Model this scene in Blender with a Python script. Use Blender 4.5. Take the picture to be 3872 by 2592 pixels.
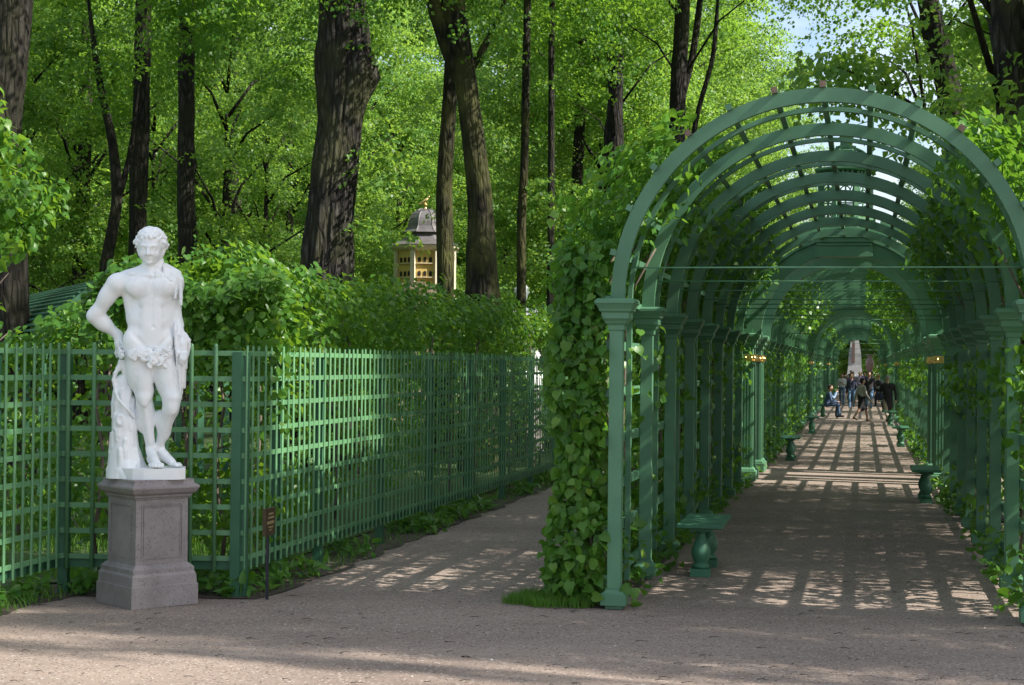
import bpy, math, random
import numpy as np
from mathutils import Vector, Matrix, noise as mnoise

scene = bpy.context.scene
for o in list(bpy.data.objects):
    bpy.data.objects.remove(o)
R = math.radians
PI = math.pi

# ------------------------------------------------------------------ camera
cam_data = bpy.data.cameras.new('camera')
cam_data.sensor_width = 36.0
cam_data.lens = 57.96
cam_data.clip_start = 0.1
cam_data.clip_end = 2000.0
cam = bpy.data.objects.new('camera', cam_data)
scene.collection.objects.link(cam)
cam.matrix_world = (Matrix.Translation((0, 0, 2.05)) @ Matrix.Rotation(R(90.717), 4, 'X')
                    @ Matrix.Rotation(R(0.60), 4, 'Z'))
scene.camera = cam

# ------------------------------------------------------------------ sky, sun, exposure
SUN_EL = 42.0
SUN_AZ = 110.0                       # clockwise from +Y
world = bpy.data.worlds.new('World')
scene.world = world
world.use_nodes = True
wn = world.node_tree
for n in list(wn.nodes):
    wn.nodes.remove(n)
w_out = wn.nodes.new('ShaderNodeOutputWorld')
w_bg = wn.nodes.new('ShaderNodeBackground')
w_sky = wn.nodes.new('ShaderNodeTexSky')
w_sky.sky_type = 'NISHITA'
w_sky.sun_disc = False
w_sky.sun_elevation = R(SUN_EL)
w_sky.sun_rotation = R(SUN_AZ)
w_sky.air_density = 1.0
w_sky.dust_density = 1.5
# thin broken cloud over the whole sky
w_tc = wn.nodes.new('ShaderNodeTexCoord')
w_map = wn.nodes.new('ShaderNodeMapping'); w_map.inputs['Scale'].default_value = (1, 1, 2.2)
w_no = wn.nodes.new('ShaderNodeTexNoise'); w_no.inputs['Scale'].default_value = 2.6; w_no.inputs['Detail'].default_value = 7; w_no.inputs['Roughness'].default_value = .6
w_rp = wn.nodes.new('ShaderNodeValToRGB'); w_rp.color_ramp.elements[0].position = .42; w_rp.color_ramp.elements[1].position = .66
w_mx = wn.nodes.new('ShaderNodeMix'); w_mx.data_type = 'RGBA'; w_mx.inputs[7].default_value = (5.6, 5.8, 6.1, 1)
wn.links.new(w_tc.outputs['Generated'], w_map.inputs[0]); wn.links.new(w_map.outputs[0], w_no.inputs['Vector']); wn.links.new(w_no.outputs[0], w_rp.inputs[0])
wn.links.new(w_rp.outputs[0], w_mx.inputs[0]); wn.links.new(w_sky.outputs[0], w_mx.inputs[6])
w_bg.inputs['Strength'].default_value = 0.12
wn.links.new(w_mx.outputs[2], w_bg.inputs[0])
wn.links.new(w_bg.outputs[0], w_out.inputs[0])

sun_data = bpy.data.lights.new('sun', 'SUN')
sun_data.energy = 5.0
sun_data.angle = R(0.5)
sun_data.color = (1.0, 0.94, 0.84)
sun = bpy.data.objects.new('sun', sun_data)
scene.collection.objects.link(sun)
sdir = Vector((math.sin(R(SUN_AZ)) * math.cos(R(SUN_EL)), math.cos(R(SUN_AZ)) * math.cos(R(SUN_EL)), math.sin(R(SUN_EL))))
sun.rotation_euler = sdir.to_track_quat('Z', 'Y').to_euler()
sun.location = (30, -10, 40)

scene.view_settings.view_transform = 'Standard'
scene.view_settings.look = 'None'
scene.view_settings.gamma = 1.0
scene.view_settings.use_curve_mapping = False
scene.view_settings.exposure = 0.97
scene.render.engine = 'CYCLES'
cy = scene.cycles
cy.use_denoising = True
cy.max_bounces = 7
cy.diffuse_bounces = 4
cy.glossy_bounces = 2
cy.transmission_bounces = 5
cy.transparent_max_bounces = 4
cy.caustics_reflective = False
cy.caustics_refractive = False
cy.sample_clamp_indirect = 6.0

# ------------------------------------------------------------------ helpers
COL = scene.collection

def link(o, parent=None):
    COL.objects.link(o)
    if parent is not None:
        o.parent = parent
    return o

def tag(o, label=None, cat=None, group=None, kind=None):
    if label: o['label'] = label
    if cat: o['category'] = cat
    if group: o['group'] = group
    if kind: o['kind'] = kind
    return o

def empty(name, loc=(0, 0, 0), rz=0.0, label=None, cat=None, group=None):
    o = bpy.data.objects.new(name, None)
    o.empty_display_size = 0.2
    o.location = loc
    o.rotation_euler = (0, 0, rz)
    link(o)
    return tag(o, label, cat, group)

def mesh_np(name, verts, quads=None, tris=None, mats=(), midx=None, smooth=False):
    verts = np.asarray(verts, dtype=np.float32).reshape(-1, 3)
    me = bpy.data.meshes.new(name)
    nq = 0 if quads is None else len(quads)
    nt = 0 if tris is None else len(tris)
    loops, starts, pos = [], [], 0
    if nq:
        loops.append(np.asarray(quads, dtype=np.int32).ravel()); starts.append(np.arange(nq, dtype=np.int32) * 4); pos = nq * 4
    if nt:
        loops.append(np.asarray(tris, dtype=np.int32).ravel()); starts.append(np.arange(nt, dtype=np.int32) * 3 + pos)
    loops = np.concatenate(loops); starts = np.concatenate(starts)
    me.vertices.add(len(verts)); me.vertices.foreach_set('co', verts.ravel())
    me.loops.add(len(loops)); me.loops.foreach_set('vertex_index', loops)
    me.polygons.add(len(starts)); me.polygons.foreach_set('loop_start', starts)
    for m in mats: me.materials.append(m)
    if midx is not None: me.polygons.foreach_set('material_index', np.asarray(midx, dtype=np.int32))
    if smooth: me.polygons.foreach_set('use_smooth', np.ones(len(starts), dtype=bool))
    me.update(calc_edges=True)
    me.validate()
    return me

class MB:
    """collects boxes, tubes, lofts and lathes into one mesh"""
    def __init__(s): s.v = []; s.f = []; s.sm = []
    def add(s, v, f, smooth=False):
        b = len(s.v); s.v += [tuple(p) for p in v]
        s.f += [tuple(i + b for i in q) for q in f]; s.sm += [smooth] * len(f)
        return s
    def box(s, c, d, rz=0.0, M=None):
        x, y, z = d[0] / 2, d[1] / 2, d[2] / 2
        P = [Vector((a * x, b * y, e * z)) for e in (-1, 1) for b in (-1, 1) for a in (-1, 1)]
        m = M if M is not None else Matrix.Rotation(rz, 3, 'Z')
        P = [m @ p + Vector(c) for p in P]
        return s.add(P, [(0, 2, 3, 1), (4, 5, 7, 6), (0, 1, 5, 4), (2, 6, 7, 3), (0, 4, 6, 2), (1, 3, 7, 5)])
    def bar(s, a, b, w, h, up=(0, 0, 1)):
        a, b = Vector(a), Vector(b); d = (b - a); L = d.length; d.normalize()
        u = Vector(up); x = d.cross(u)
        if x.length < 1e-5: x = d.cross(Vector((1, 0, 0)))
        x.normalize(); z = x.cross(d)
        m = Matrix((x, d, z)).transposed()
        return s.box((a + b) / 2, (w, L, h), M=m)
    def loft(s, prof, n=4, c=(0, 0, 0), rot=PI / 4, smooth=False, cap=True):
        """stack of regular n-gons: prof = [(half width, z)]"""
        k = 1 / math.cos(PI / n) if n <= 8 else 1.0
        v = []; f = []
        for (r, z) in prof:
            for i in range(n):
                a = rot + 2 * PI * i / n
                v.append((c[0] + r * k * math.cos(a), c[1] + r * k * math.sin(a), c[2] + z))
        for j in range(len(prof) - 1):
            for i in range(n):
                f.append((j * n + i, j * n + (i + 1) % n, (j + 1) * n + (i + 1) % n, (j + 1) * n + i))
        if cap:
            f.append(tuple(reversed(range(n)))); t = (len(prof) - 1) * n; f.append(tuple(range(t, t + n)))
        return s.add(v, f, smooth)
    def tube(s, pts, rad, n=8, smooth=True, cap=True):
        pts = [Vector(p) for p in pts]
        if not hasattr(rad, '__len__'): rad = [rad] * len(pts)
        v = []; f = []
        ref = Vector((0.31, 0.95, 0.02))
        for i, p in enumerate(pts):
            t = (pts[min(i + 1, len(pts) - 1)] - pts[max(i - 1, 0)]).normalized()
            x = t.cross(ref)
            if x.length < 1e-3: x = t.cross(Vector((1, 0, 0)))
            x.normalize(); y = t.cross(x)
            for k in range(n):
                a = 2 * PI * k / n
                v.append(p + (x * math.cos(a) + y * math.sin(a)) * rad[i])
        for i in range(len(pts) - 1):
            for k in range(n):
                f.append((i * n + k, i * n + (k + 1) % n, (i + 1) * n + (k + 1) % n, (i + 1) * n + k))
        if cap:
            f.append(tuple(reversed(range(n)))); b = (len(pts) - 1) * n; f.append(tuple(range(b, b + n)))
        return s.add(v, f, smooth)
    def arc(s, cx, cz, r0, r1, y0, y1, a0=0.0, a1=PI, n=44):
        """flat curved band in the xz plane, from y0 to y1"""
        v = []; f = []
        for i in range(n + 1):
            a = a0 + (a1 - a0) * i / n
            c, q = math.cos(a), math.sin(a)
            for (r, y) in ((r0, y0), (r1, y0), (r1, y1), (r0, y1)):
                v.append((cx + r * c, y, cz + r * q))
        for i in range(n):
            for k in range(4):
                f.append((i * 4 + k, i * 4 + (k + 1) % 4, (i + 1) * 4 + (k + 1) % 4, (i + 1) * 4 + k))
        f.append((3, 2, 1, 0)); b = n * 4; f.append((b, b + 1, b + 2, b + 3))
        return s.add(v, f)
    def prism(s, poly, z0, z1):
        n = len(poly); v = [(p[0], p[1], z0) for p in poly] + [(p[0], p[1], z1) for p in poly]
        f = [tuple(reversed(range(n))), tuple(range(n, 2 * n))] + [(i, (i + 1) % n, n + (i + 1) % n, n + i) for i in range(n)]
        return s.add(v, f)
    def mesh(s, name, mat):
        me = bpy.data.meshes.new(name)
        me.from_pydata([tuple(p) for p in s.v], [], s.f)
        me.polygons.foreach_set('use_smooth', s.sm)
        for m in (mat if isinstance(mat, (list, tuple)) else [mat]): me.materials.append(m)
        me.update()
        return me
    def build(s, name, mat, parent=None, loc=(0, 0, 0)):
        o = bpy.data.objects.new(name, s.mesh(name, mat)); o.location = loc
        return link(o, parent)

def put(name, me, parent=None, loc=(0, 0, 0), rz=0.0, sc=None):
    o = bpy.data.objects.new(name, me); o.location = loc; o.rotation_euler = (0, 0, rz)
    if sc: o.scale = (sc,) * 3 if not hasattr(sc, '__len__') else sc
    return link(o, parent)

def copy_tree(o, parent=None):
    c = o.copy(); COL.objects.link(c); c.parent = parent
    for ch in list(o.children): copy_tree(ch, c)
    return c

# ------------------------------------------------------------------ materials
def new_mat(name):
    m = bpy.data.materials.new(name); m.use_nodes = True
    nt = m.node_tree
    return m, nt, nt.nodes['Principled BSDF'], nt.nodes['Material Output']

def N(nt, t, **kw):
    n = nt.nodes.new(t)
    for k, v in kw.items(): setattr(n, k, v)
    return n

def ramp(nt, stops):
    r = nt.nodes.new('ShaderNodeValToRGB'); e = r.color_ramp.elements
    e[0].position = stops[0][0]; e[0].color = (*stops[0][1], 1)
    e[1].position = stops[-1][0]; e[1].color = (*stops[-1][1], 1)
    for p, c in stops[1:-1]:
        q = e.new(p); q.color = (*c, 1)
    return r

def mapped(nt, coord='Object', scale=(1, 1, 1)):
    if coord == 'World':
        g = nt.nodes.new('ShaderNodeNewGeometry'); src = g.outputs['Position']
    else:
        t = nt.nodes.new('ShaderNodeTexCoord'); src = t.outputs[coord]
    mp = nt.nodes.new('ShaderNodeMapping'); mp.inputs['Scale'].default_value = scale
    nt.links.new(src, mp.inputs['Vector'])
    return mp.outputs[0]

def noise(nt, vec, scale, detail=4, rough=0.55):
    n = nt.nodes.new('ShaderNodeTexNoise'); n.inputs['Scale'].default_value = scale
    n.inputs['Detail'].default_value = detail; n.inputs['Roughness'].default_value = rough
    nt.links.new(vec, n.inputs['Vector'])
    return n.outputs[0]

def bump(nt, bsdf, h, strength, dist):
    b = nt.nodes.new('ShaderNodeBump'); b.inputs['Strength'].default_value = strength; b.inputs['Distance'].default_value = dist
    nt.links.new(h, b.inputs['Height']); nt.links.new(b.outputs[0], bsdf.inputs['Normal'])

def mixc(nt, fac, a, b, mode='MIX'):
    m = nt.nodes.new('ShaderNodeMix'); m.data_type = 'RGBA'; m.blend_type = mode
    for s, v in ((0, fac), (6, a), (7, b)):
        if isinstance(v, (int, float)): m.inputs[s].default_value = v
        elif isinstance(v, tuple): m.inputs[s].default_value = (*v, 1)
        else: nt.links.new(v, m.inputs[s])
    return m.outputs[2]

def simple(name, c1, c2=None, scale=6, rough=0.6, coord='Object', stretch=(1, 1, 1), bs=0.0, bd=0.01, bscale=None, metal=0.0, detail=4, lo=.3, hi=.7, spec=None):
    m, nt, b, out = new_mat(name)
    b.inputs['Roughness'].default_value = rough; b.inputs['Metallic'].default_value = metal
    if spec is not None: b.inputs['Specular IOR Level'].default_value = spec
    v = mapped(nt, coord, stretch)
    f = noise(nt, v, scale, detail)
    r = ramp(nt, [(lo, c1), (hi, c2 or c1)])
    nt.links.new(f, r.inputs[0]); nt.links.new(r.outputs[0], b.inputs['Base Color'])
    if bs: bump(nt, b, noise(nt, v, bscale or scale, 5), bs, bd)
    return m

def paint(name, c1, c2, rough=0.5):
    """weathered garden paint: slow tone drift, grime specks and a faint brush grain"""
    m, nt, b, out = new_mat(name)
    v = mapped(nt, 'World', (1, 1, 1))
    r = ramp(nt, [(.3, c1), (.7, c2)])
    nt.links.new(noise(nt, v, 2.3, 5), r.inputs[0])
    dirt = ramp(nt, [(.60, (0, 0, 0)), (.74, (1, 1, 1))]); nt.links.new(noise(nt, v, 21, 6, .7), dirt.inputs[0])
    mm = nt.nodes.new('ShaderNodeMath'); mm.operation = 'MULTIPLY'; mm.inputs[1].default_value = .35
    nt.links.new(dirt.outputs[0], mm.inputs[0])
    c = mixc(nt, mm.outputs[0], r.outputs[0], tuple(x * .55 for x in c1))
    oi = nt.nodes.new('ShaderNodeObjectInfo'); orr = ramp(nt, [(0, (.86, .87, .87)), (1, (1.10, 1.10, 1.09))]); nt.links.new(oi.outputs['Random'], orr.inputs[0])
    c = mixc(nt, 1.0, c, orr.outputs[0], 'MULTIPLY')
    fl = ramp(nt, [(.66, (0, 0, 0)), (.70, (.55, .55, .55))]); nt.links.new(noise(nt, mapped(nt, 'World', (34, 34, 9)), 1.0, 5, .7), fl.inputs[0])
    c = mixc(nt, fl.outputs[0], c, (.19, .26, .19))
    nt.links.new(c, b.inputs['Base Color'])
    b.inputs['Roughness'].default_value = rough
    v2 = mapped(nt, 'World', (60, 60, 5))
    bump(nt, b, noise(nt, v2, 1.0, 3), .25, .002)
    return m

def leaf_mat(name, dark, mid, light, trans=0.42, tcol=(.10, .22, .02), rough=.42):
    m, nt, b, out = new_mat(name)
    g = nt.nodes.new('ShaderNodeNewGeometry'); oi = nt.nodes.new('ShaderNodeObjectInfo')
    ad = nt.nodes.new('ShaderNodeMath'); ad.operation = 'ADD'
    fr = nt.nodes.new('ShaderNodeMath'); fr.operation = 'FRACT'
    nt.links.new(g.outputs['Random Per Island'], ad.inputs[0]); nt.links.new(oi.outputs['Random'], ad.inputs[1])
    nt.links.new(ad.outputs[0], fr.inputs[0])
    r = ramp(nt, [(0.0, dark), (.55, mid), (.93, light), (1.0, (light[0] * 1.5, light[1] * 1.1, light[2]))])
    nt.links.new(fr.outputs[0], r.inputs[0])
    v = mapped(nt, 'World')
    c = mixc(nt, noise(nt, v, .7, 2), r.outputs[0], mid)
    yr = ramp(nt, [(.42, (1, 1, 1)), (.62, (1.30, 1.14, .95))]); nt.links.new(noise(nt, mapped(nt, 'World', (.45, .45, .6)), 1.0, 3), yr.inputs[0])
    c = mixc(nt, 1.0, c, yr.outputs[0], 'MULTIPLY')
    nt.links.new(c, b.inputs['Base Color'])
    b.inputs['Roughness'].default_value = rough
    b.inputs['Specular IOR Level'].default_value = .35
    tr = nt.nodes.new('ShaderNodeBsdfTranslucent')
    nt.links.new(mixc(nt, .6, c, tcol), tr.inputs['Color'])
    mx = nt.nodes.new('ShaderNodeMixShader'); mx.inputs[0].default_value = trans
    nt.links.new(b.outputs[0], mx.inputs[1]); nt.links.new(tr.outputs[0], mx.inputs[2])
    nt.links.new(mx.outputs[0], out.inputs['Surface'])
    return m

GREEN = paint('green paint', (.072, .190, .105), (.096, .232, .130))
GREEN_TRELLIS = paint('trellis paint', (.095, .235, .108), (.130, .290, .140))
GREEN_DARK = paint('dark green paint', (.025, .10, .050), (.045, .145, .075))
GREEN_BENCH = paint('bench paint', (.038, .145, .080), (.058, .185, .105))
LATH_END = simple('weathered lath end', (.15, .105, .075), (.21, .14, .10), 30, .8)
GOLD = simple('gilding', (.78, .55, .20), (.88, .66, .28), 20, .28, metal=1.0, bs=.3, bd=.004)
def marble_mat():
    m, nt, b, out = new_mat('white marble')
    v = mapped(nt, 'Object')
    r = ramp(nt, [(.3, (.80, .825, .84)), (.7, (.88, .89, .89))]); nt.links.new(noise(nt, v, 5, 4), r.inputs[0])
    st = ramp(nt, [(.56, (1, 1, 1)), (.76, (.90, .90, .885))]); nt.links.new(noise(nt, mapped(nt, 'Object', (9, 9, 1.3)), 1.0, 6, .65), st.inputs[0])
    ve = ramp(nt, [(.485, (1, 1, 1)), (.5, (.93, .935, .94)), (.515, (1, 1, 1))]); nt.links.new(noise(nt, mapped(nt, 'Object', (1, 1, .5)), 2.2, 7, .6), ve.inputs[0])
    c = mixc(nt, 1.0, mixc(nt, 1.0, r.outputs[0], st.outputs[0], 'MULTIPLY'), ve.outputs[0], 'MULTIPLY')
    nt.links.new(c, b.inputs['Base Color']); b.inputs['Roughness'].default_value = .48
    bump(nt, b, noise(nt, v, 60, 4), .10, .003)
    return m
MARBLE = marble_mat()
BARK = None

def bark(name, c1, c2, moss, mossamt, vscale=1.0):
    m, nt, b, out = new_mat(name)
    v = mapped(nt, 'Object', (11 * vscale, 11 * vscale, 2.5 * vscale))
    vv = nt.nodes.new('ShaderNodeTexVoronoi'); vv.feature = 'DISTANCE_TO_EDGE'; vv.inputs['Scale'].default_value = 1.0
    w = mixc(nt, .35, v, noise(nt, v, 2.0, 4))
    nt.links.new(v, vv.inputs['Vector'])
    fur = ramp(nt, [(0.0, (0, 0, 0)), (.33, (1, 1, 1))]); nt.links.new(vv.outputs['Distance'], fur.inputs[0])
    n1 = noise(nt, v, 3.0, 6, .65)
    mul = nt.nodes.new('ShaderNodeMath'); mul.operation = 'MULTIPLY'
    nt.links.new(fur.outputs[0], mul.inputs[0]); nt.links.new(n1, mul.inputs[1])
    r = ramp(nt, [(.02, tuple(x * .42 for x in c1)), (.3, c1), (.62, c2)])
    nt.links.new(mul.outputs[0], r.inputs[0])
    big = noise(nt, mapped(nt, 'Object', (1, 1, .6)), 1.4, 3)
    mr = ramp(nt, [(.45, (0, 0, 0)), (.65, (mossamt,) * 3)]); nt.links.new(big, mr.inputs[0])
    nt.links.new(mixc(nt, mr.outputs[0], r.outputs[0], moss), b.inputs['Base Color'])
    b.inputs['Roughness'].default_value = .9; b.inputs['Specular IOR Level'].default_value = .2
    bump(nt, b, mul.outputs[0], 1.0, .06)
    return m
BARK = bark('lime bark', (.026, .023, .021), (.064, .057, .051), (.050, .054, .020), .35)
BARK_MOSSY = bark('mossy bark', (.026, .024, .017), (.066, .062, .040), (.085, .088, .028), .85)
BARK_OLD = bark('furrowed old bark', (.028, .025, .024), (.105, .096, .090), (.075, .078, .034), .55, .9)
STEM = simple('young stem bark', (.085, .065, .05), (.17, .135, .11), 14, .85, stretch=(1, 1, .25), bs=.4, bd=.004)

LEAF_TREE = leaf_mat('lime leaves', (.030, .098, .014), (.066, .182, .028), (.128, .262, .050), .56, (.32, .54, .035))
LEAF_FAR = leaf_mat('far leaves', (.048, .140, .024), (.105, .240, .050), (.195, .340, .095), .56, (.44, .66, .07))
LEAF_VINE = leaf_mat('climber leaves', (.034, .115, .018), (.066, .190, .028), (.130, .275, .052), .44, (.24, .46, .025), .36)
LEAF_HEDGE = leaf_mat('hedge leaves', (.032, .110, .015), (.062, .175, .025), (.115, .250, .045), .48, (.30, .50, .03), .38)
GRASS = leaf_mat('grass blades', (.045, .130, .018), (.075, .190, .026), (.140, .240, .05), .40, (.20, .42, .03), .5)

def gravel_mat():
    m, nt, b, out = new_mat('pinkish gravel')
    v = mapped(nt, 'World')
    r = ramp(nt, [(.32, (.228, .180, .153)), (.5, (.297, .239, .205)), (.68, (.358, .298, .260))])
    nt.links.new(noise(nt, v, 95, 4, .75), r.inputs[0])
    big = ramp(nt, [(.32, (.76, .74, .73)), (.66, (1.10, 1.08, 1.06))]); nt.links.new(noise(nt, mapped(nt, 'World', (.35, .8, 1)), 1.0, 5, .6), big.inputs[0])
    c = mixc(nt, 1.0, r.outputs[0], big.outputs[0], 'MULTIPLY')
    vo = nt.nodes.new('ShaderNodeTexVoronoi'); vo.inputs['Scale'].default_value = 70; nt.links.new(v, vo.inputs['Vector'])
    sp = ramp(nt, [(.0, (0, 0, 0)), (.93, (0, 0, 0)), (.97, (1, 1, 1))])
    sep = nt.nodes.new('ShaderNodeSeparateColor'); nt.links.new(vo.outputs['Color'], sep.inputs[0]); nt.links.new(sep.outputs[0], sp.inputs[0])
    sp2 = ramp(nt, [(.0, (1, 1, 1)), (.05, (1, 1, 1)), (.09, (0, 0, 0))]); nt.links.new(sep.outputs[1], sp2.inputs[0])
    c = mixc(nt, sp.outputs[0], c, (.44, .385, .345)); c = mixc(nt, sp2.outputs[0], c, (.11, .085, .07))
    nt.links.new(c, b.inputs['Base Color'])
    b.inputs['Roughness'].default_value = .95; b.inputs['Specular IOR Level'].default_value = .15
    ad = nt.nodes.new('ShaderNodeMath'); ad.operation = 'MULTIPLY_ADD'; ad.inputs[1].default_value = 3.0
    nt.links.new(noise(nt, v, 5.5, 5, .62), ad.inputs[0]); nt.links.new(noise(nt, v, 130, 4, .7), ad.inputs[2])
    bump(nt, b, ad.outputs[0], .55, .014)
    return m
GRAVEL = gravel_mat()
SOIL = simple('dark soil', (.040, .030, .022), (.085, .065, .048), 9, .95, 'World', bs=.8, bd=.03, detail=7)
LAWN = simple('lawn ground', (.030, .062, .014), (.060, .105, .022), 3, .95, 'World', bs=.6, bd=.03, detail=8)

def granite_mat():
    m, nt, b, out = new_mat('speckled granite')
    v = mapped(nt, 'Object')
    r = ramp(nt, [(.35, (.205, .180, .178)), (.65, (.290, .262, .258))]); nt.links.new(noise(nt, v, 3.2, 6, .7), r.inputs[0])
    vo = nt.nodes.new('ShaderNodeTexVoronoi'); vo.inputs['Scale'].default_value = 105; nt.links.new(mapped(nt, 'Object', (1, 1, .6)), vo.inputs['Vector'])
    sep = nt.nodes.new('ShaderNodeSeparateColor'); nt.links.new(vo.outputs['Color'], sep.inputs[0])
    k = ramp(nt, [(0, (1, 1, 1)), (.12, (1, 1, 1)), (.15, (0, 0, 0))]); nt.links.new(sep.outputs[0], k.inputs[0])
    d = ramp(nt, [(.25, (1, 1, 1)), (.5, (0, 0, 0))]); nt.links.new(vo.outputs['Distance'], d.inputs[0])
    mu = nt.nodes.new('ShaderNodeMath'); mu.operation = 'MULTIPLY'; nt.links.new(k.outputs[0], mu.inputs[0]); nt.links.new(d.outputs[0], mu.inputs[1])
    c = mixc(nt, mu.outputs[0], r.outputs[0], (.075, .068, .070))
    f = ramp(nt, [(.4, (.85, .85, .86)), (.6, (1.12, 1.1, 1.08))]); nt.links.new(noise(nt, v, 160, 3, .8), f.inputs[0])
    c = mixc(nt, 1.0, c, f.outputs[0], 'MULTIPLY')
    nt.links.new(c, b.inputs['Base Color']); b.inputs['Roughness'].default_value = .62
    bump(nt, b, noise(nt, v, 120, 4), .3, .004)
    return m
GRANITE = granite_mat()

# ------------------------------------------------------------------ leaves
HEART_V = np.array([(0, 0, 0), (0, .34, .015), (0, .70, -.02), (0, 1.04, -.17),
                    (-.26, -.13, .05), (-.49, .14, .10), (-.43, .50, .08), (-.17, .82, -.02),
                    (.26, -.13, .05), (.49, .14, .10), (.43, .50, .08), (.17, .82, -.02)], dtype=np.float32)
HEART_Q = np.array([(0, 1, 5, 4), (1, 2, 6, 5), (2, 3, 7, 6), (0, 8, 9, 1), (1, 9, 10, 2), (2, 10, 11, 3)], dtype=np.int32)
KITE_V = np.array([(0, 0, 0), (-.42, .40, .10), (0, 1.0, -.10), (.42, .40, .10)], dtype=np.float32)
KITE_Q = np.array([(0, 3, 2, 1)], dtype=np.int32)

def norm(a): return a / np.maximum(np.linalg.norm(a, axis=-1, keepdims=True), 1e-6)

def leaf_frames(nrm, rng, droop=1.0, spread=.7):
    n = norm(nrm + rng.normal(0, .50, nrm.shape))
    t = rng.normal(0, spread, nrm.shape); t[:, 2] -= droop
    t = t - n * (t * n).sum(1, keepdims=True); t = norm(t)
    x = np.cross(t, n)
    return x, t, n

def leaves_geo(pos, frames, size, V, Q):
    x, t, n = frames
    curl = (1 + 1.3 * np.sin(np.arange(len(pos)) * 12.9898 + size * 780.0))[:, None, None]
    v = (pos[:, None, :] + size[:, None, None] * (V[None, :, 0:1] * x[:, None, :] + V[None, :, 1:2] * t[:, None, :] + V[None, :, 2:3] * curl * n[:, None, :]))
    q = (Q[None] + (np.arange(len(pos)) * len(V))[:, None, None]).reshape(-1, 4)
    return v.reshape(-1, 3), q

def foliage(name, parent, pos, nrm, rng, smin, smax, V, Q, mat, droop=1.0, spread=.7, single=0, view=None, leaf_me=None, smooth=True):
    """one mass of leaves; the `single` nearest ones become leaf objects of their own"""
    size = (smin * .72 + (smax * 1.06 - smin * .72) * rng.beta(1.7, 1.5, len(pos))).astype(np.float32)
    fr = leaf_frames(nrm, rng, droop, spread)
    keep = np.ones(len(pos), bool)
    if single:
        d = np.linalg.norm(pos - np.array(view), axis=1) - size * 4
        idx = np.argsort(d)[:single]; keep[idx] = False
        for i in idx:
            o = bpy.data.objects.new('leaf', leaf_me)
            M = Matrix(((fr[0][i][0], fr[1][i][0], fr[2][i][0]), (fr[0][i][1], fr[1][i][1], fr[2][i][1]), (fr[0][i][2], fr[1][i][2], fr[2][i][2])))
            o.matrix_world = Matrix.Translation(Vector([float(c) for c in pos[i]])) @ M.to_4x4() @ Matrix.Scale(float(size[i]), 4)
            COL.objects.link(o); o.parent = parent
    v, q = leaves_geo(pos[keep], tuple(a[keep] for a in fr), size[keep], V, Q)
    o = bpy.data.objects.new(name, mesh_np(name, v, quads=q, mats=[mat], smooth=smooth))
    o['kind'] = 'stuff'
    return link(o, parent)

def wob(p, f, ph):
    return (np.sin(p[:, 0] * f + ph) * np.cos(p[:, 1] * f * 1.13 + ph * 1.7) + np.sin(p[:, 2] * f * 1.21 + ph * .6 + p[:, 0] * f * .5) + .6 * np.sin(p[:, 1] * f * 2.3 + p[:, 2] * f * 1.9 + ph * 3))

# ------------------------------------------------------------------ the ground
TUN = R(-12.02)
OX, OY = 0.885, 13.90
UX, UY = -math.sin(TUN), math.cos(TUN)
RX, RY = math.cos(TUN), math.sin(TUN)
def T(s, t, z=0.0): return (OX + UX * s + RX * t, OY + UY * s + RY * t, z)
WID = 3.38; MID = WID / 2

def sheet(name, poly, z, mat, cell=None, amp=0.0, seed=0):
    m = MB(); n = len(poly)
    m.add([(x, y, z) for x, y in poly], [tuple(range(n))])
    o = m.build(name, mat); o['kind'] = 'structure'
    return o

def grid_sheet(name, x0, x1, y0, y1, nx, ny, zf, mat):
    xs = np.linspace(x0, x1, nx); ys = np.linspace(y0, y1, ny)
    X, Y = np.meshgrid(xs, ys, indexing='ij')
    Z = zf(X, Y)
    V = np.stack([X, Y, Z], -1).reshape(-1, 3)
    i = np.arange(nx - 1)[:, None] * ny + np.arange(ny - 1)[None]
    q = np.stack([i, i + ny, i + ny + 1, i + 1], -1).reshape(-1, 4)
    o = bpy.data.objects.new(name, mesh_np(name, V, quads=q, mats=[mat], smooth=True)); o['kind'] = 'structure'
    return link(o)

def far_blend(X, Y): return np.clip((60 - np.hypot(X, Y - 15)) / 20, 0, 1)
grid_sheet('ground', -400, 400, -60, 700, 41, 39, lambda X, Y: X * 0 - 0.03, SOIL)
grid_sheet('gravel_path', -14, 30, 2, 60, 111, 147,
           lambda X, Y: .0022 * np.sin(X * 1.7 + Y * .6) + .0022 * np.sin(Y * 2.3 - X * .8) - .004, GRAVEL)
sheet('tunnel_path', [T(44, -3.4)[:2], T(44, WID + 3.2)[:2], T(240, WID + 3.2)[:2], T(240, -3.4)[:2]], .008, GRAVEL)

# lawns: left block behind the fences, strips of soil at their feet, and the ground right of the tunnel
FA = Vector((-2.319, 14.316)); FL = Vector((-3.927, 14.409)); FE = FL - Vector((UX, UY)) * 5.5
u2 = Vector((UX, UY)); r2 = Vector((RX, RY))
FZ = FA + u2 * 34
def wavy(a, b, amp, n, seed):
    rg = random.Random(seed); a = Vector(a); b = Vector(b); d = (b - a); nn = Vector((-d.y, d.x)).normalized()
    return [tuple(a + d * i / n + nn * rg.uniform(-amp, amp)) for i in range(n + 1)]
edge = wavy(FE + r2 * .18, FL + r2 * .14 - u2 * .10, .05, 20, 1) + wavy(FL + r2 * .25 - u2 * .14, FA + r2 * .16 - u2 * .10, .03, 6, 2)[1:] + wavy(FA + r2 * .24, FZ + r2 * .22, .07, 90, 3)[1:]
sheet('soil_bed', edge + [(-40, 60), (-40, 5)], .004, SOIL)
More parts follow.
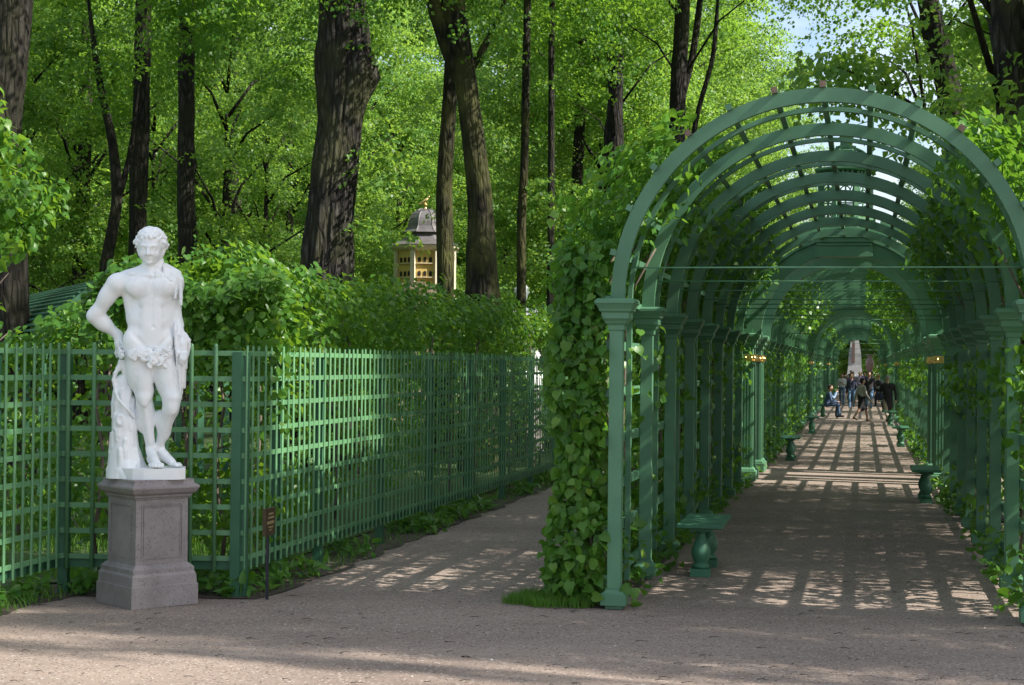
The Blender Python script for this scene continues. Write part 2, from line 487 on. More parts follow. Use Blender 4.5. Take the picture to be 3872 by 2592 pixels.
ledge = [tuple(FE - r2 * .35), tuple(FL - r2 * .35 + u2 * .5), tuple(FA - r2 * .5 + u2 * .7), tuple(FZ - r2 * .5)]
sheet('lawn', ledge + [(-60, 150), (-60, 5)], .020, LAWN)
sheet('lawn', [T(-1, WID + 3.5)[:2], T(110, WID + 3.5)[:2], (90, 110), (60, 5)], .020, LAWN)
def vine_bed(s0, s1, t0, t1, seed):
    P = wavy(T(s0, t0)[:2], T(s1, t0)[:2], .04, max(4, int(s1 - s0)), seed) + wavy(T(s1, t1)[:2], T(s0, t1)[:2], .04, max(4, int(s1 - s0)), seed + 1)
    sheet('soil_bed', P, .005, SOIL)
vine_bed(-.02, 16, -.62, .03, 5); vine_bed(0, 16, WID - .03, WID + .7, 7)
vine_bed(19, 49, -.62, .03, 9); vine_bed(19, 49, WID - .03, WID + .7, 11)

# ------------------------------------------------------------------ the green tunnel
COLUMN_PROF = [(.056, .165), (.055, 2.40)]
BASE_PROF = [(.104, .03), (.106, .034), (.106, .122), (.102, .126), (.102, .129), (.090, .131), (.072, .150), (.068, .156), (.068, .170), (.058, .172)]
CAP_PROF = [(.060, 2.335), (.068, 2.338), (.070, 2.378), (.076, 2.382), (.090, 2.398), (.096, 2.412), (.112, 2.430), (.116, 2.434), (.116, 2.480), (.126, 2.492), (.136, 2.498), (.136, 2.510), (.152, 2.540), (.162, 2.556), (.168, 2.560), (.168, 2.582), (.150, 2.600)]
shaft_me = MB().loft(COLUMN_PROF).mesh('column', GREEN)
base_me = MB().loft([(.07, 0.0), (.07, .03)]).loft(BASE_PROF).mesh('base', GREEN)
cap_me = MB().loft(CAP_PROF).mesh('capital', GREEN)
arch_me = MB().arc(0, 2.6, 1.625, 1.742, -.032, .032).mesh('arch', GREEN)
thin_me = MB().arc(0, 2.6, 1.700, 1.740, -.03, .03).mesh('thin_arch', GREEN)
rod_me = MB().tube([(-1.60, 0, 2.85), (1.60, 0, 2.85)], .0065, 6).mesh('tie_rod', GREEN)
lath_me = MB().box((0, 0, 1.36), (.045, .07, 2.5)).mesh('lath', GREEN)
RAILS = (.23, .62, 1.00, 1.40, 1.81, 2.21)
jit = random.Random(11)

def tunnel(s0, s1, label, n_from, n_to, step=2.0, ends=True):
    L = s1 - s0
    root = empty('garden_tunnel', T(s0, 0), TUN, label, 'garden tunnel', 'sections of the green tunnel')
    n = int(round(L / step))
    for i in range(n_from, n_to):
        y = i * step
        for x in (0, WID):
            c = put('column', shaft_me, root, (x, y, 0), jit.uniform(-.012, .012))
            put('base', base_me, c); put('capital', cap_me, c)
        put('arch', arch_me, root, (MID, y, 0)); 
        if s0 == 0 or i % 4 == 0: put('tie_rod', rod_me, root, (MID, y + .05, jit.uniform(-.02, .02)))
    for i in range(n):
        y = (i + .5) * step
        put('thin_arch', thin_me, root, (MID, y, 0))
        put('lath', lath_me, root, (-.034, y, 0)); put('lath', lath_me, root, (WID + .034, y, 0))
    pm = MB().box((0, L / 2, 0), (.052, L + .14, .052)).box((0, -.0705, 0), (.051, .001, .051)).mesh('purlin', [GREEN, LATH_END])
    pm2 = pm.copy(); pm2.polygons.foreach_set('material_index', [0] * 6 + [1] * 6)
    for k in range(15):
        a = PI * (k + .0) / 14
        o = put('purlin', pm2 if k in (8, 7, 10, 4) else pm, root, (MID + 1.768 * math.cos(a), jit.uniform(-.03, .03), 2.6 + 1.768 * math.sin(a)))
        o.rotation_euler = (0, PI / 2 - a, 0)
    rm = MB().box((0, L / 2, 0), (.036, L, .080)).mesh('rail', GREEN)
    for z in RAILS:
        put('rail', rm, root, (-.078, 0, z)); put('rail', rm, root, (WID + .078, 0, z))
    return root

tun_a = tunnel(0, 16, 'nearest green wooden tunnel of round arches, its front arch facing the forecourt', 0, 8)
tun_b = tunnel(19, 49, 'long second stretch of the green tunnel beyond the first gilded crossing', 1, 15)
tun_c = tunnel(52, 82, 'third stretch of the green tunnel where most people stroll', 1, 15)
tun_d = tunnel(85, 125, 'farthest stretch of the green tunnel ending at the pale monument', 1, 21)

# crossings with fluted gilded pilasters; the first carries an open lantern
def flute_mesh():
    m = MB()
    w = .125
    m.loft([(w, .17), (w, 2.12)])
    for sx, sy in ((0, -1), (0, 1), (1, 0), (-1, 0)):
        for k in range(5):
            q = -w + w * 2 * (k + .5) / 5
            c = (q, sy * (w + .006), 1.15) if sy else (sx * (w + .006), q, 1.15)
            m.box(c, (.022, .016, 1.86) if sy else (.016, .022, 1.86))
    return m.mesh('pilaster', GREEN)
pil_me = flute_mesh()
pbase_me = MB().loft([(.20, 0), (.20, .17), (.17, .18), (.17, .20), (.135, .24)]).mesh('base', GREEN)
pcap_me = MB().loft([(.13, 2.25), (.13, 2.36), (.16, 2.37), (.17, 2.43), (.205, 2.45), (.21, 2.50), (.245, 2.53), (.26, 2.57), (.26, 2.61), (.23, 2.63)]).mesh('capital', GREEN)
gm = MB().loft([(.135, 2.12), (.155, 2.13), (.155, 2.145), (.145, 2.15), (.15, 2.22), (.165, 2.235), (.165, 2.25)])
for a in range(4):
    for k in (-1, 0, 1):
        M = Matrix.Rotation(a * PI / 2, 3, 'Z')
        p = M @ Vector((k * .105, -.155, 2.185))
        gm.tube([p + Vector((0, 0, -.04)), p, p + Vector((0, 0, .04))], [.018, .036, .016], 7)
gcap_me = gm.mesh('gilded_band', GOLD)
portal_me = MB().arc(0, 2.6, 1.44, 1.70, -.12, .12, 0, PI).mesh('portal_arch', GREEN)
hood_me = MB().arc(0, 2.6, 1.703, 1.75, -.17, .17, .1, PI - .1).mesh('hood_moulding', GREEN)
key_me = MB().box((0, 0, 4.085), (1.0, .30, .19)).box((0, 0, 4.21), (.96, .34, .05)).box((0, 0, 4.285), (1.04, .40, .08)).box((0, 0, 4.345), (1.16, .48, .03)).mesh('keystone_block', GREEN)
scroll_me = MB().arc(0, 0, .20, .30, -.06, .06, 0, PI * .5, 10).arc(.06, 0.02, .03, .12, -.05, .05, 0, PI * 1.9, 14).mesh('scroll_bracket', GREEN)

def crossing(s0, s1, label, lantern):
    d = s1 - s0
    root = empty('garden_crossing', T(s0, 0), TUN, label, 'tunnel crossing', 'gilded crossings along the tunnel')
    for y in (0, d):
        for x in (-.02, WID + .02):
            for dy in (0, .52 if y == 0 else -.52):
                p = put('pilaster', pil_me, root, (x, y + dy, 0))
                put('base', pbase_me, p); put('capital', pcap_me, p); put('gilded_band', gcap_me, p)
        put('portal_arch', portal_me, root, (MID, y, 0)); put('keystone_block', key_me, root, (MID, y, 0)); put('hood_moulding', hood_me, root, (MID, y, 0))
        for sx in (-1, 1):
            b = put('scroll_bracket', scroll_me, root, (MID + sx * .62, y, 4.32)); b.rotation_euler = (0, 0, 0 if sx > 0 else PI)
    for x in (-.02, WID + .02):
        MB().box((x, d / 2, 2.67), (.24, d + .3, .08)).build('wall_plate', GREEN, root)
    if lantern:
        cx, cy, r = MID, d / 2, .45
        for y in (.3, d - .3):
            MB().box((cx, y, 4.47), (1.9, .12, .14)).build('cross_beam', GREEN, root)
        MB().loft([(.58, 4.40), (.58, 4.52), (.52, 4.56), (.52, 4.72), (.55, 4.75), (.55, 4.79)], 8, (cx, cy, 0), PI / 8).build('lantern_drum', GREEN, root)
        for i in range(8):
            a = PI / 8 + i * PI / 4; k = r / math.cos(PI / 8)
            px, py = cx + k * math.cos(a), cy + k * math.sin(a)
            MB().box((px, py, 5.12), (.085, .085, .70), a).build('lantern_post', GREEN, root)
            # lattice panel in this face
            a1 = a + PI / 4; qx, qy = cx + k * math.cos(a1), cy + k * math.sin(a1)
            A = Vector((px, py, 0)); B = Vector((qx, qy, 0)); Dv = (B - A)
            m = MB()
            def P(f, z): return A + Dv * f + Vector((0, 0, z))
            nrm = Vector((math.cos(a + PI / 8), math.sin(a + PI / 8), 0))
            m.bar(P(.5, 4.80), P(.5, 5.46), .022, .022, nrm)
            for z in (5.06, 5.12): m.bar(P(.08, z), P(.92, z), .02, .02, nrm)
            for (f0, z0, f1, z1) in ((.1, 4.82, .32, 5.0), (.32, 4.82, .12, 5.0), (.68, 4.82, .9, 5.0), (.9, 4.82, .68, 5.0), (.1, 5.45, .30, 5.26), (.9, 5.45, .70, 5.26)):
                m.bar(P(f0, z0), P(f1, z1), .02, .02, nrm)
            ring = [P(.5 + .26 * math.cos(b), 5.25 + .12 * math.sin(b)) for b in np.linspace(0, PI, 10)]
            m.tube(ring, .013, 5)
            for q in range(4):
                m.bar(P(.06 + q * .22, 5.55), P(.17 + q * .22, 5.66), .018, .018, nrm); m.bar(P(.17 + q * .22, 5.66), P(.28 + q * .22, 5.55), .018, .018, nrm)
            m.build('lattice_panel', GREEN, root)
            rib = [(cx + (r + .06) * math.cos(b) * math.cos(a), cy + (r + .06) * math.cos(b) * math.sin(a), 5.73 + .40 * math.sin(b)) for b in np.linspace(0, PI * .46, 9)]
            MB().tube(rib, .022, 6).build('dome_rib', GREEN, root)
        MB().loft([(.50, 5.47), (.54, 5.50), (.54, 5.54), (.48, 5.545)], 8, (cx, cy, 0), PI / 8).build('lantern_cornice', GREEN, root)
        MB().loft([(.50, 5.665), (.56, 5.69), (.56, 5.72), (.50, 5.735)], 8, (cx, cy, 0), PI / 8).build('lantern_cornice', GREEN, root)
        hm = MB()
        for b in np.linspace(.15, 1.3, 7):
            rr = (r + .06) * math.cos(b); hm.tube([(cx + rr * math.cos(q), cy + rr * math.sin(q), 5.73 + .40 * math.sin(b)) for q in np.linspace(0, 2 * PI, 25)], .012, 5, cap=False)
        hm.build('dome_hoops', GREEN, root)
        MB().loft([(.14, 6.08), (.19, 6.11), (.19, 6.15), (.11, 6.17), (.10, 6.26), (.14, 6.29), (.14, 6.32), (.07, 6.36), (.05, 6.47), (.03, 6.50)], 16, (cx, cy, 0), 0, True).build('finial', GREEN, root)
        MB().loft([(.004, 6.49), (.045, 6.51), (.062, 6.55), (.045, 6.59), (.004, 6.61)], 12, (cx, cy, 0), 0, True).build('finial_ball', LATH_END, root)
    return root
crossing(16, 19, 'nearest gilded crossing, crowned by an open green lattice lantern', True)
crossing(49, 52, 'second gilded crossing, where the woman in the pale jacket walks', False)
crossing(82, 85, 'farthest gilded crossing of the tunnel, small among the crowd', False)

# ------------------------------------------------------------------ benches
leg_prof = [(.075, .075), (.08, .085), (.083, .10), (.075, .115), (.06, .12), (.062, .13), (.082, .165), (.094, .21), (.092, .25), (.076, .30), (.056, .345), (.042, .385), (.037, .41), (.040, .415), (.052, .425), (.052, .44), (.06, .45)]
leg_me = MB().loft(leg_prof, 24, smooth=True, rot=0).mesh('leg', GREEN_BENCH)
legb_me = MB().box((0, 0, .035), (.19, .19, .075)).mesh('leg_base', GREEN_BENCH)
legt_me = MB().box((0, 0, .455), (.21, .21, .03)).mesh('leg_head', GREEN_BENCH)
seat_me = MB().loft([(.5, 0), (.515, .008), (.515, .036), (.50, .046)]).mesh('seat', GREEN_BENCH)
def bench(s, t, label):
    b = empty('garden_bench', T(s, t), TUN, label, 'bench', 'baluster benches along the tunnel')
    q = put('seat', seat_me, b, (0, 0, .47)); q.scale = (.42, 1.16, 1)
    for y in (-.40, .40):
        l = put('leg', leg_me, b, (0, y, 0)); put('leg_base', legb_me, l); put('leg_head', legt_me, l)
bench(2.75, .50, 'large green baluster bench at the left inside the first arches')
bench(12.35, 2.98, 'dark green bench on the right in front of the fluted pilaster')
bench(22.9, .50, 'green bench on the left just past the first crossing')
bench(37.5, .52, 'green bench on the left nearest the seated man')
bench(30.2, 3.0, 'green bench on the right two columns past the first crossing')
bench(45.4, 2.98, 'green bench on the right by the man in a dark coat')
bench(54.6, .45, 'green bench on the left that the two men sit on')
bench(62.9, 2.98, 'farthest green bench on the right behind the walkers')

# ------------------------------------------------------------------ trellis fences
slat_me = MB().prism([(-.016, .006), (-.016, -.002), (-.010, -.007), (.010, -.007), (.016, -.002), (.016, .006)], 0, 1.945).prism([(-.011, .005), (-.011, -.004), (.011, -.004), (.011, .005)], 1.945, 1.956).mesh('slat', GREEN_TRELLIS)
thick_me = MB().loft([(.0185, 0), (.0185, 1.945), (.015, 1.965), (.006, 1.972)], 10, rot=0, smooth=True).mesh('slat', GREEN_TRELLIS)
post_me = MB().box((0, 0, 1.06), (.085, .085, 2.12)).mesh('post', GREEN_DARK)
FRAIL = [2.11 - i * .2225 for i in range(9)]
def fence(a, b, step, thick, posts, label, first=.06):
    a = Vector(a); b = Vector(b); d = b - a; L = d.length; ang = math.atan2(d.y, d.x)
    f = empty('trellis_fence', (a.x, a.y, 0), ang, label, 'fence', 'green trellis fences around the grove')
    x = first
    while x < L - .02:
        o = put('slat', thick_me if thick else slat_me, f, (x, (-.026 if thick else -.014) + jit.uniform(-.003, .003), .225 + jit.uniform(-.008, .008)))
        o.rotation_euler = (jit.uniform(-.003, .003), jit.uniform(-.0045, .0045), jit.uniform(-.05, .05))
        x += step * jit.uniform(.97, 1.03)
    rm = MB().box((L / 2, 0, 0), (L, .014, .044)).mesh('rail', GREEN_TRELLIS)
    for z in FRAIL: put('rail', rm, f, (0, 0, z))
    put('rail', MB().box((L / 2, .045, .272), (L, .030, .085)).mesh('rail', GREEN_DARK), f)
    for p in posts: put('post', post_me, f, (p, .056, 0))
    return f
fence(FA, FA + u2 * 26, .152, False, [.0, 1.0, 2.2, 4.35, 6.5, 8.65, 10.8, 12.95, 15.1, 17.25, 19.4, 21.5, 23.7, 25.9], 'long trellis fence of thin slats running beside the path towards the trees', .03)
fence(FL, FA, .217, True, [0.02, 1.60], 'short trellis fence of thick round bars right behind the statue', .07)
fence(FE, FL, .152, False, [.2, 2.2, 4.45], 'trellis fence at the left edge, cut by the picture', .10)
FQ = FA + u2 * 26
fence(FQ, FQ + r2 * 2.4, .128, False, [.1, 1.2, 2.3], 'short trellis fence closing the side path beside the climber', .06)

# ------------------------------------------------------------------ pedestal and sign
ped = empty('pedestal', (-3.056, 13.93, 0), R(41), 'speckled grey granite pedestal carrying the white statue', 'pedestal')
MB().loft([(.310, 0), (.308, .175), (.300, .180), (.297, .255)]).build('plinth', GRANITE, ped)
MB().loft([(.296, .255), (.290, .268), (.284, .278), (.284, .312), (.264, .330), (.262, .335), (.255, .342), (.242, .350)]).build('base_moulding', GRANITE, ped)
MB().loft([(.2425, .35), (.242, .888)]).build('shaft', GRANITE, ped)
pm = MB()
for a in range(4):
    Mz = Matrix.Rotation(a * PI / 2, 3, 'Z')
    for (x, z, w, h) in ((0, .845, .385, .010), (0, .400, .385, .010), (-.187, .622, .010, .435), (.187, .622, .010, .435), (0, .828, .350, .006), (-.170, .622, .006, .405), (.170, .622, .006, .405)):
        pm.box(Mz @ Vector((x, -.2430, z)), (w, .011, h), M=Mz)
pm.build('panel_moulding', GRANITE, ped)
MB().loft([(.242, .888), (.252, .890), (.255, .898), (.250, .903), (.262, .906), (.266, .920), (.262, .924), (.272, .928), (.292, .944), (.302, .962), (.303, .967), (.308, .969), (.313, .980), (.312, .994), (.302, 1.004), (.285, 1.013), (.276, 1.026), (.274, 1.050)]).build('cornice', GRANITE, ped)

BRONZE = simple('bronze plate', (.050, .034, .018), (.085, .058, .030), 30, .5, metal=.3)
LETTER = simple('worn gilt letters', (.30, .24, .11), (.36, .29, .14), 30, .5)
IRON = simple('dark iron', (.010, .013, .022), (.018, .022, .032), 20, .5)
sg = empty('statue_sign', (-2.082, 14.19, 0), math.atan2(UY, UX), 'small bronze name plate on a dark iron stake before the fence', 'sign')
MB().box((0, 0, .29), (.022, .022, .58)).build('stake', IRON, sg)
MB().box((.01, -.006, .665), (.235, .030, .235)).build('plate', BRONZE, sg)
lm = MB(); rg = random.Random(4)
for row, (z, wd, hh) in enumerate(((.735, .10, .016), (.702, .13, .016), (.660, .17, .024), (.620, .10, .012), (.596, .06, .012))):
    x = -wd / 2
    while x < wd / 2:
        w = rg.uniform(.006, .012); lm.box((.01 + x + w / 2, -.0225, z), (w * .55, .003, hh)); x += w + .004
lm.build('lettering', LETTER, sg)

# ------------------------------------------------------------------ sculpting in a distance field
class Field:
    def __init__(s, lo, hi, h):
        s.lo = np.array(lo, np.float32); s.h = h
        s.n = np.ceil((np.array(hi) - s.lo) / h).astype(int) + 1
        s.F = np.full(s.n, 50.0, np.float32); s.M = np.zeros(s.n, np.int8)
        s.X = None
    def _sub(s, lo, hi):
        a = np.maximum(np.floor((np.array(lo) - s.lo) / s.h).astype(int), 0); b = np.minimum(np.ceil((np.array(hi) - s.lo) / s.h).astype(int) + 1, s.n)
        if (b <= a).any(): return None
        ax = [(s.lo[i] + s.h * np.arange(a[i], b[i])).astype(np.float32) for i in range(3)]
        return tuple(slice(a[i], b[i]) for i in range(3)), np.meshgrid(*ax, indexing='ij', sparse=True)
    def _blend(s, sl, d, k, mat, cut):
        F = s.F[sl]
        if cut:
            h = np.clip(.5 - .5 * (F + d) / k, 0, 1); s.F[sl] = F * (1 - h) - d * h + k * h * (1 - h)
        else:
            s.M[sl] = np.where(d < F, mat, s.M[sl])
            h = np.clip(.5 + .5 * (F - d) / k, 0, 1); s.F[sl] = F * (1 - h) + d * h - k * h * (1 - h)
    def cap(s, a, b, ra, rb, k=.02, mat=0, cut=False):
        a = np.array(a, float); b = np.array(b, float); r = max(ra, rb) + k + 3 * s.h
        q = s._sub(np.minimum(a, b) - r, np.maximum(a, b) + r)
        if q is None: return s
        sl, (X, Y, Z) = q; d = b - a; L = max(float(d @ d), 1e-9)
        t = np.clip(((X - a[0]) * d[0] + (Y - a[1]) * d[1] + (Z - a[2]) * d[2]) / L, 0, 1)
        D = np.sqrt((X - a[0] - d[0] * t) ** 2 + (Y - a[1] - d[1] * t) ** 2 + (Z - a[2] - d[2] * t) ** 2) - (ra + (rb - ra) * t)
        s._blend(sl, D.astype(np.float32), k, mat, cut); return s
    def chain(s, pts, rad, k=.02, mat=0, cut=False):
        for i in range(len(pts) - 1): s.cap(pts[i], pts[i + 1], rad[i], rad[i + 1], k, mat, cut)
        return s
    def ell(s, c, r, k=.02, mat=0, cut=False, M=None):
        c = np.array(c, float); r = np.array(r, float); e = (r.max() if M is not None else r) + k + 3 * s.h
        q = s._sub(c - e, c + e)
        if q is None: return s
        sl, (X, Y, Z) = q; x, y, z = X - c[0], Y - c[1], Z - c[2]
        if M is not None:
            m = np.array(M); x, y, z = (m[0, 0] * x + m[1, 0] * y + m[2, 0] * z), (m[0, 1] * x + m[1, 1] * y + m[2, 1] * z), (m[0, 2] * x + m[1, 2] * y + m[2, 2] * z)
        k0 = np.sqrt((x / r[0]) ** 2 + (y / r[1]) ** 2 + (z / r[2]) ** 2); k1 = np.sqrt((x / r[0] ** 2) ** 2 + (y / r[1] ** 2) ** 2 + (z / r[2] ** 2) ** 2)
        D = np.where(k1 > 1e-6, k0 * (k0 - 1) / np.maximum(k1, 1e-6), -r.min())
        s._blend(sl, D.astype(np.float32), k, mat, cut); return s
    def mesh(s, name, mats, smooth=True):
        F = s.F; S = F < 0; n = F.shape
        c = np.zeros(tuple(x - 1 for x in n), np.int8)
        for dx in (0, 1):
            for dy in (0, 1):
                for dz in (0, 1): c += S[dx:n[0] - 1 + dx, dy:n[1] - 1 + dy, dz:n[2] - 1 + dz]
        I = np.argwhere((c > 0) & (c < 8)); idx = np.full(c.shape, -1, np.int32); idx[tuple(I.T)] = np.arange(len(I))
        acc = np.zeros((len(I), 3)); cnt = np.zeros(len(I))
        C = [(x, y, z) for x in (0, 1) for y in (0, 1) for z in (0, 1)]
        for p in C:
            for ax in range(3):
                if p[ax]: continue
                q = list(p); q[ax] = 1
                f0 = F[I[:, 0] + p[0], I[:, 1] + p[1], I[:, 2] + p[2]]; f1 = F[I[:, 0] + q[0], I[:, 1] + q[1], I[:, 2] + q[2]]
                w = (f0 < 0) != (f1 < 0); t = np.where(w, f0 / np.where(w, f0 - f1, 1), 0)
                for i in range(3): acc[:, i] += np.where(w, p[i] + (t if i == ax else 0), 0)
                cnt += w
        V = (I + acc / cnt[:, None]) * s.h + s.lo
        quads = []
        for ax in range(3):
            o1, o2 = [(1, 2), (2, 0), (0, 1)][ax]
            sl0 = [slice(None)] * 3; sl1 = [slice(None)] * 3; sl0[ax] = slice(0, n[ax] - 1); sl1[ax] = slice(1, n[ax])
            E = np.argwhere(S[tuple(sl0)] != S[tuple(sl1)])
            E = E[(E[:, o1] > 0) & (E[:, o2] > 0) & (E[:, o1] < n[o1] - 1) & (E[:, o2] < n[o2] - 1)]
            if not len(E): continue
            e1 = np.zeros(3, int); e1[o1] = 1; e2 = np.zeros(3, int); e2[o2] = 1
            g = lambda P: idx[P[:, 0], P[:, 1], P[:, 2]]
            Q = np.stack([g(E - e1 - e2), g(E - e2), g(E), g(E - e1)], 1)
            fl = ~S[tuple(E.T)]; Q[fl] = Q[fl][:, ::-1]
            quads.append(Q)
        Q = np.concatenate(quads); Q = Q[(Q >= 0).all(1)]
        ctr = V[Q].mean(1); gi = np.clip(np.round((ctr - s.lo) / s.h).astype(int), 0, np.array(n) - 1)
        mi = s.M[gi[:, 0], gi[:, 1], gi[:, 2]]
        return mesh_np(name, V, quads=Q, mats=mats, midx=np.maximum(mi, 0), smooth=smooth)

# ------------------------------------------------------------------ the white statue
K = .00149
def SP(x, y, v): return ((x - 465) * K, y * K, (1505 - v) * K)
st_root = empty('marble_statue', (-3.054, 13.88, 1.05), R(12.4), 'white marble statue of a nude youth with hand on hip', 'statue')
def field(x0, x1, y0, y1, v0, v1, h): return Field(SP(x0, y0, v1), SP(x1, y1, v0), h)
f = field(90, 730, -190, 190, 60, 1475, .0060)
def c(a, b, ra, rb, k=14, cut=False): f.cap(SP(*a), SP(*b), ra * K, rb * K, k * K, 0, cut)
def e(p, r, k=14, cut=False, M=None): f.ell(SP(*p), tuple(x * K for x in r), k * K, 0, cut, M)
# trunk
e((478, 2, 455), (122, 80, 132)); c((350, 8, 392), (588, 8, 382), 56, 54, 30)
c((352, 22, 440), (378, 12, 600), 46, 40, 30); c((592, 22, 430), (560, 12, 600), 40, 40, 30)
e((468, -2, 620), (122, 72, 135), 30); e((462, 2, 790), (130, 80, 92), 30)
e((384, -8, 735), (66, 66, 84), 26); e((556, -2, 735), (48, 66, 74), 26)
e((408, 58, 838), (72, 62, 78), 24); e((528, 54, 828), (68, 60, 74), 24)
e((412, -50, 430), (80, 36, 60), 20); e((536, -50, 426), (74, 36, 58), 20)
for (x, v, rx, rz) in ((452, 520, 30, 30), (500, 518, 28, 30), (452, 575, 30, 28), (503, 573, 29, 28), (452, 628, 30, 28), (504, 626, 29, 28)):
    e((x, -60, v), (rx + 4, 13, rz + 3), 18)
e((476, -58, 700), (62, 22, 66), 24)
c((478, -94, 400), (478, -92, 470), 4, 5, 18, True); c((478, -86, 500), (480, -84, 650), 3, 3, 16, True); e((487, -84, 652), (7, 9, 8), 10, True)
c((345, -60, 660), (400, -78, 720), 6, 6, 20, True); c((400, -80, 720), (452, -86, 775), 6, 6, 20, True); c((585, -56, 680), (520, -84, 775), 6, 6, 20, True)
c((375, -72, 494), (455, -93, 494), 3.5, 4, 14, True); c((500, -93, 492), (590, -72, 482), 4, 3.5, 14, True)
# clavicles, neck
c((470, -62, 362), (355, -34, 352), 11, 11, 18); c((500, -62, 362), (596, -34, 348), 11, 11, 18)
c((480, 10, 285), (480, 14, 350), 49, 58, 26); c((438, -8, 275), (474, -52, 356), 14, 11, 16); c((528, -8, 278), (492, -52, 356), 14, 11, 16)
c((468, 24, 318), (345, 18, 364), 38, 32, 30); c((492, 24, 318), (596, 18, 350), 38, 32, 30)
e((483, -62, 352), (9, 10, 9), 14, True)
# arm on the hip
e((292, 10, 410), (60, 58, 62), 26); c((275, 14, 415), (183, 52, 562), 50, 40, 26); e((236, 22, 470), (44, 40, 72), 24, False, Matrix.Rotation(R(32), 3, 'Y'))
c((176, 56, 572), (160, 62, 592), 40, 40, 20); c((162, 62, 592), (292, 88, 700), 41, 27, 22); e((205, 66, 628), (46, 40, 60), 20, False, Matrix.Rotation(R(-50), 3, 'Y'))
c((292, 88, 700), (302, 80, 745), 26, 28, 16); e((302, 74, 752), (26, 20, 40), 14)
for i in range(4): f.chain([SP(286 + i * 9, 82 - i * 10, 770), SP(280 + i * 10, 92 - i * 8, 800), SP(286 + i * 10, 98 - i * 8, 824 - i * 4)], [8.5 * K, 7.6 * K, 6 * K], 5 * K)
f.chain([SP(308, 52, 735), SP(326, 36, 768), SP(334, 30, 790)], [10 * K, 9 * K, 7 * K], 6 * K)
# hanging arm
e((598, 14, 396), (48, 54, 60), 24); c((606, 22, 400), (603, 34, 570), 44, 37, 24); c((602, 32, 575), (606, 28, 604), 37, 36, 18)
c((606, 28, 604), (650, -46, 742), 36, 25, 18); e((654, -56, 775), (24, 16, 34), 12)
for i in range(4): f.chain([SP(640 + i * 10, -66 - i * 2, 795), SP(638 + i * 10, -74, 826 + (i % 3) * 5), SP(636 + i * 9, -66, 850 + (i % 3) * 5)], [8.5 * K, 7.8 * K, 6 * K], 5 * K)
f.chain([SP(634, -52, 768), SP(620, -66, 795), SP(618, -70, 815)], [9.5 * K, 8.5 * K, 7 * K], 6 * K)
# standing leg
c((408, 4, 830), (440, -8, 1010), 79, 52, 30); e((390, -8, 900), (50, 52, 110), 24); e((440, -40, 950), (42, 34, 90), 20)
e((441, -38, 1046), (41, 34, 36), 16); c((440, -6, 1010), (442, 2, 1090), 50, 43, 20); e((441, -56, 1078), (20, 12, 24), 16)
c((443, 2, 1090), (480, 16, 1330), 43, 25, 20); e((432, 26, 1160), (40, 46, 88), 22); e((466, 22, 1150), (36, 40, 78), 20); c((444, -36, 1080), (478, -8, 1300), 14, 9, 16)
e((465, 8, 1338), (13, 14, 15), 10); e((502, 8, 1332), (13, 14, 15), 10)
e((486, 30, 1398), (27, 34, 28), 14); c((485, 4, 1362), (512, -70, 1418), 29, 23, 16); c((486, 10, 1400), (520, -80, 1424), 24, 18, 14)
for i, (x, y, L, r) in enumerate(((544, -92, 28, 12), (526, -104, 24, 9.5), (509, -104, 22, 9), (494, -98, 20, 8.5), (481, -88, 18, 8))):
    f.chain([SP(x - 6, y + 14, 1424), SP(x, y - L * .5, 1424), SP(x + 1, y - L, 1433)], [r * K, r * .95 * K, r * .8 * K], 4 * K)
# relaxed leg
c((540, 2, 840), (592, -46, 1050), 74, 50, 30); e((556, -36, 930), (52, 44, 110), 22); e((594, -60, 1098), (40, 36, 38), 16); e((600, -80, 1120), (20, 12, 22), 16)
c((592, -46, 1050), (586, -40, 1120), 50, 43, 20); c((584, -36, 1125), (530, 44, 1322), 42, 24, 20); e((548, 22, 1200), (40, 46, 84), 22, False, Matrix.Rotation(R(-14), 3, 'Y')); c((588, -66, 1130), (534, 18, 1310), 13, 9, 16)
e((515, 42, 1330), (12, 13, 14), 10); e((545, 44, 1328), (12, 13, 14), 10)
e((533, 66, 1376), (25, 30, 27), 14); c((534, 44, 1350), (596, -4, 1410), 27, 21, 16); c((538, 50, 1384), (606, -12, 1420), 22, 17, 14)
for i, (x, y, L, r) in enumerate(((612, -34, 24, 11), (624, -22, 24, 9), (632, -10, 22, 8.5), (636, 2, 20, 8), (636, 14, 18, 7.5))):
    f.chain([SP(x - 14, y + 10, 1424), SP(x + 6, y - 4, 1424), SP(x + 16, y - 12, 1432)], [r * K, r * .95 * K, r * .8 * K], 4 * K)
# head, turned a little and bowed
HM = Matrix.Rotation(R(-9), 3, 'Z') @ Matrix.Rotation(R(7), 3, 'X')
HC = Vector((470, 4, 268))
def hp(x, y, v):
    d = HM @ Vector((x - HC.x, y - HC.y, -(v - HC.z))); return (HC.x + d.x, HC.y + d.y, HC.z - d.z)
def he(p, r, k=10, cut=False): e(hp(*p), r, k, cut, HM)
def hc(a, b, ra, rb, k=10, cut=False): c(hp(*a), hp(*b), ra, rb, k, cut)
he((470, 2, 172), (74, 90, 80), 20); he((470, -36, 212), (58, 54, 70), 20); he((470, -52, 262), (34, 32, 26), 18)
hc((418, -2, 236), (456, -52, 268), 22, 20, 18); hc((522, -2, 236), (484, -52, 268), 22, 20, 18)
hc((434, -78, 188), (462, -86, 190), 9, 9, 12); hc((478, -86, 190), (506, -78, 188), 9, 9, 12)
he((443, -92, 206), (19, 13, 11), 8, True); he((497, -92, 206), (19, 13, 11), 8, True)
he((444, -77, 207), (15, 10, 9), 3); he((496, -77, 207), (15, 10, 9), 3)
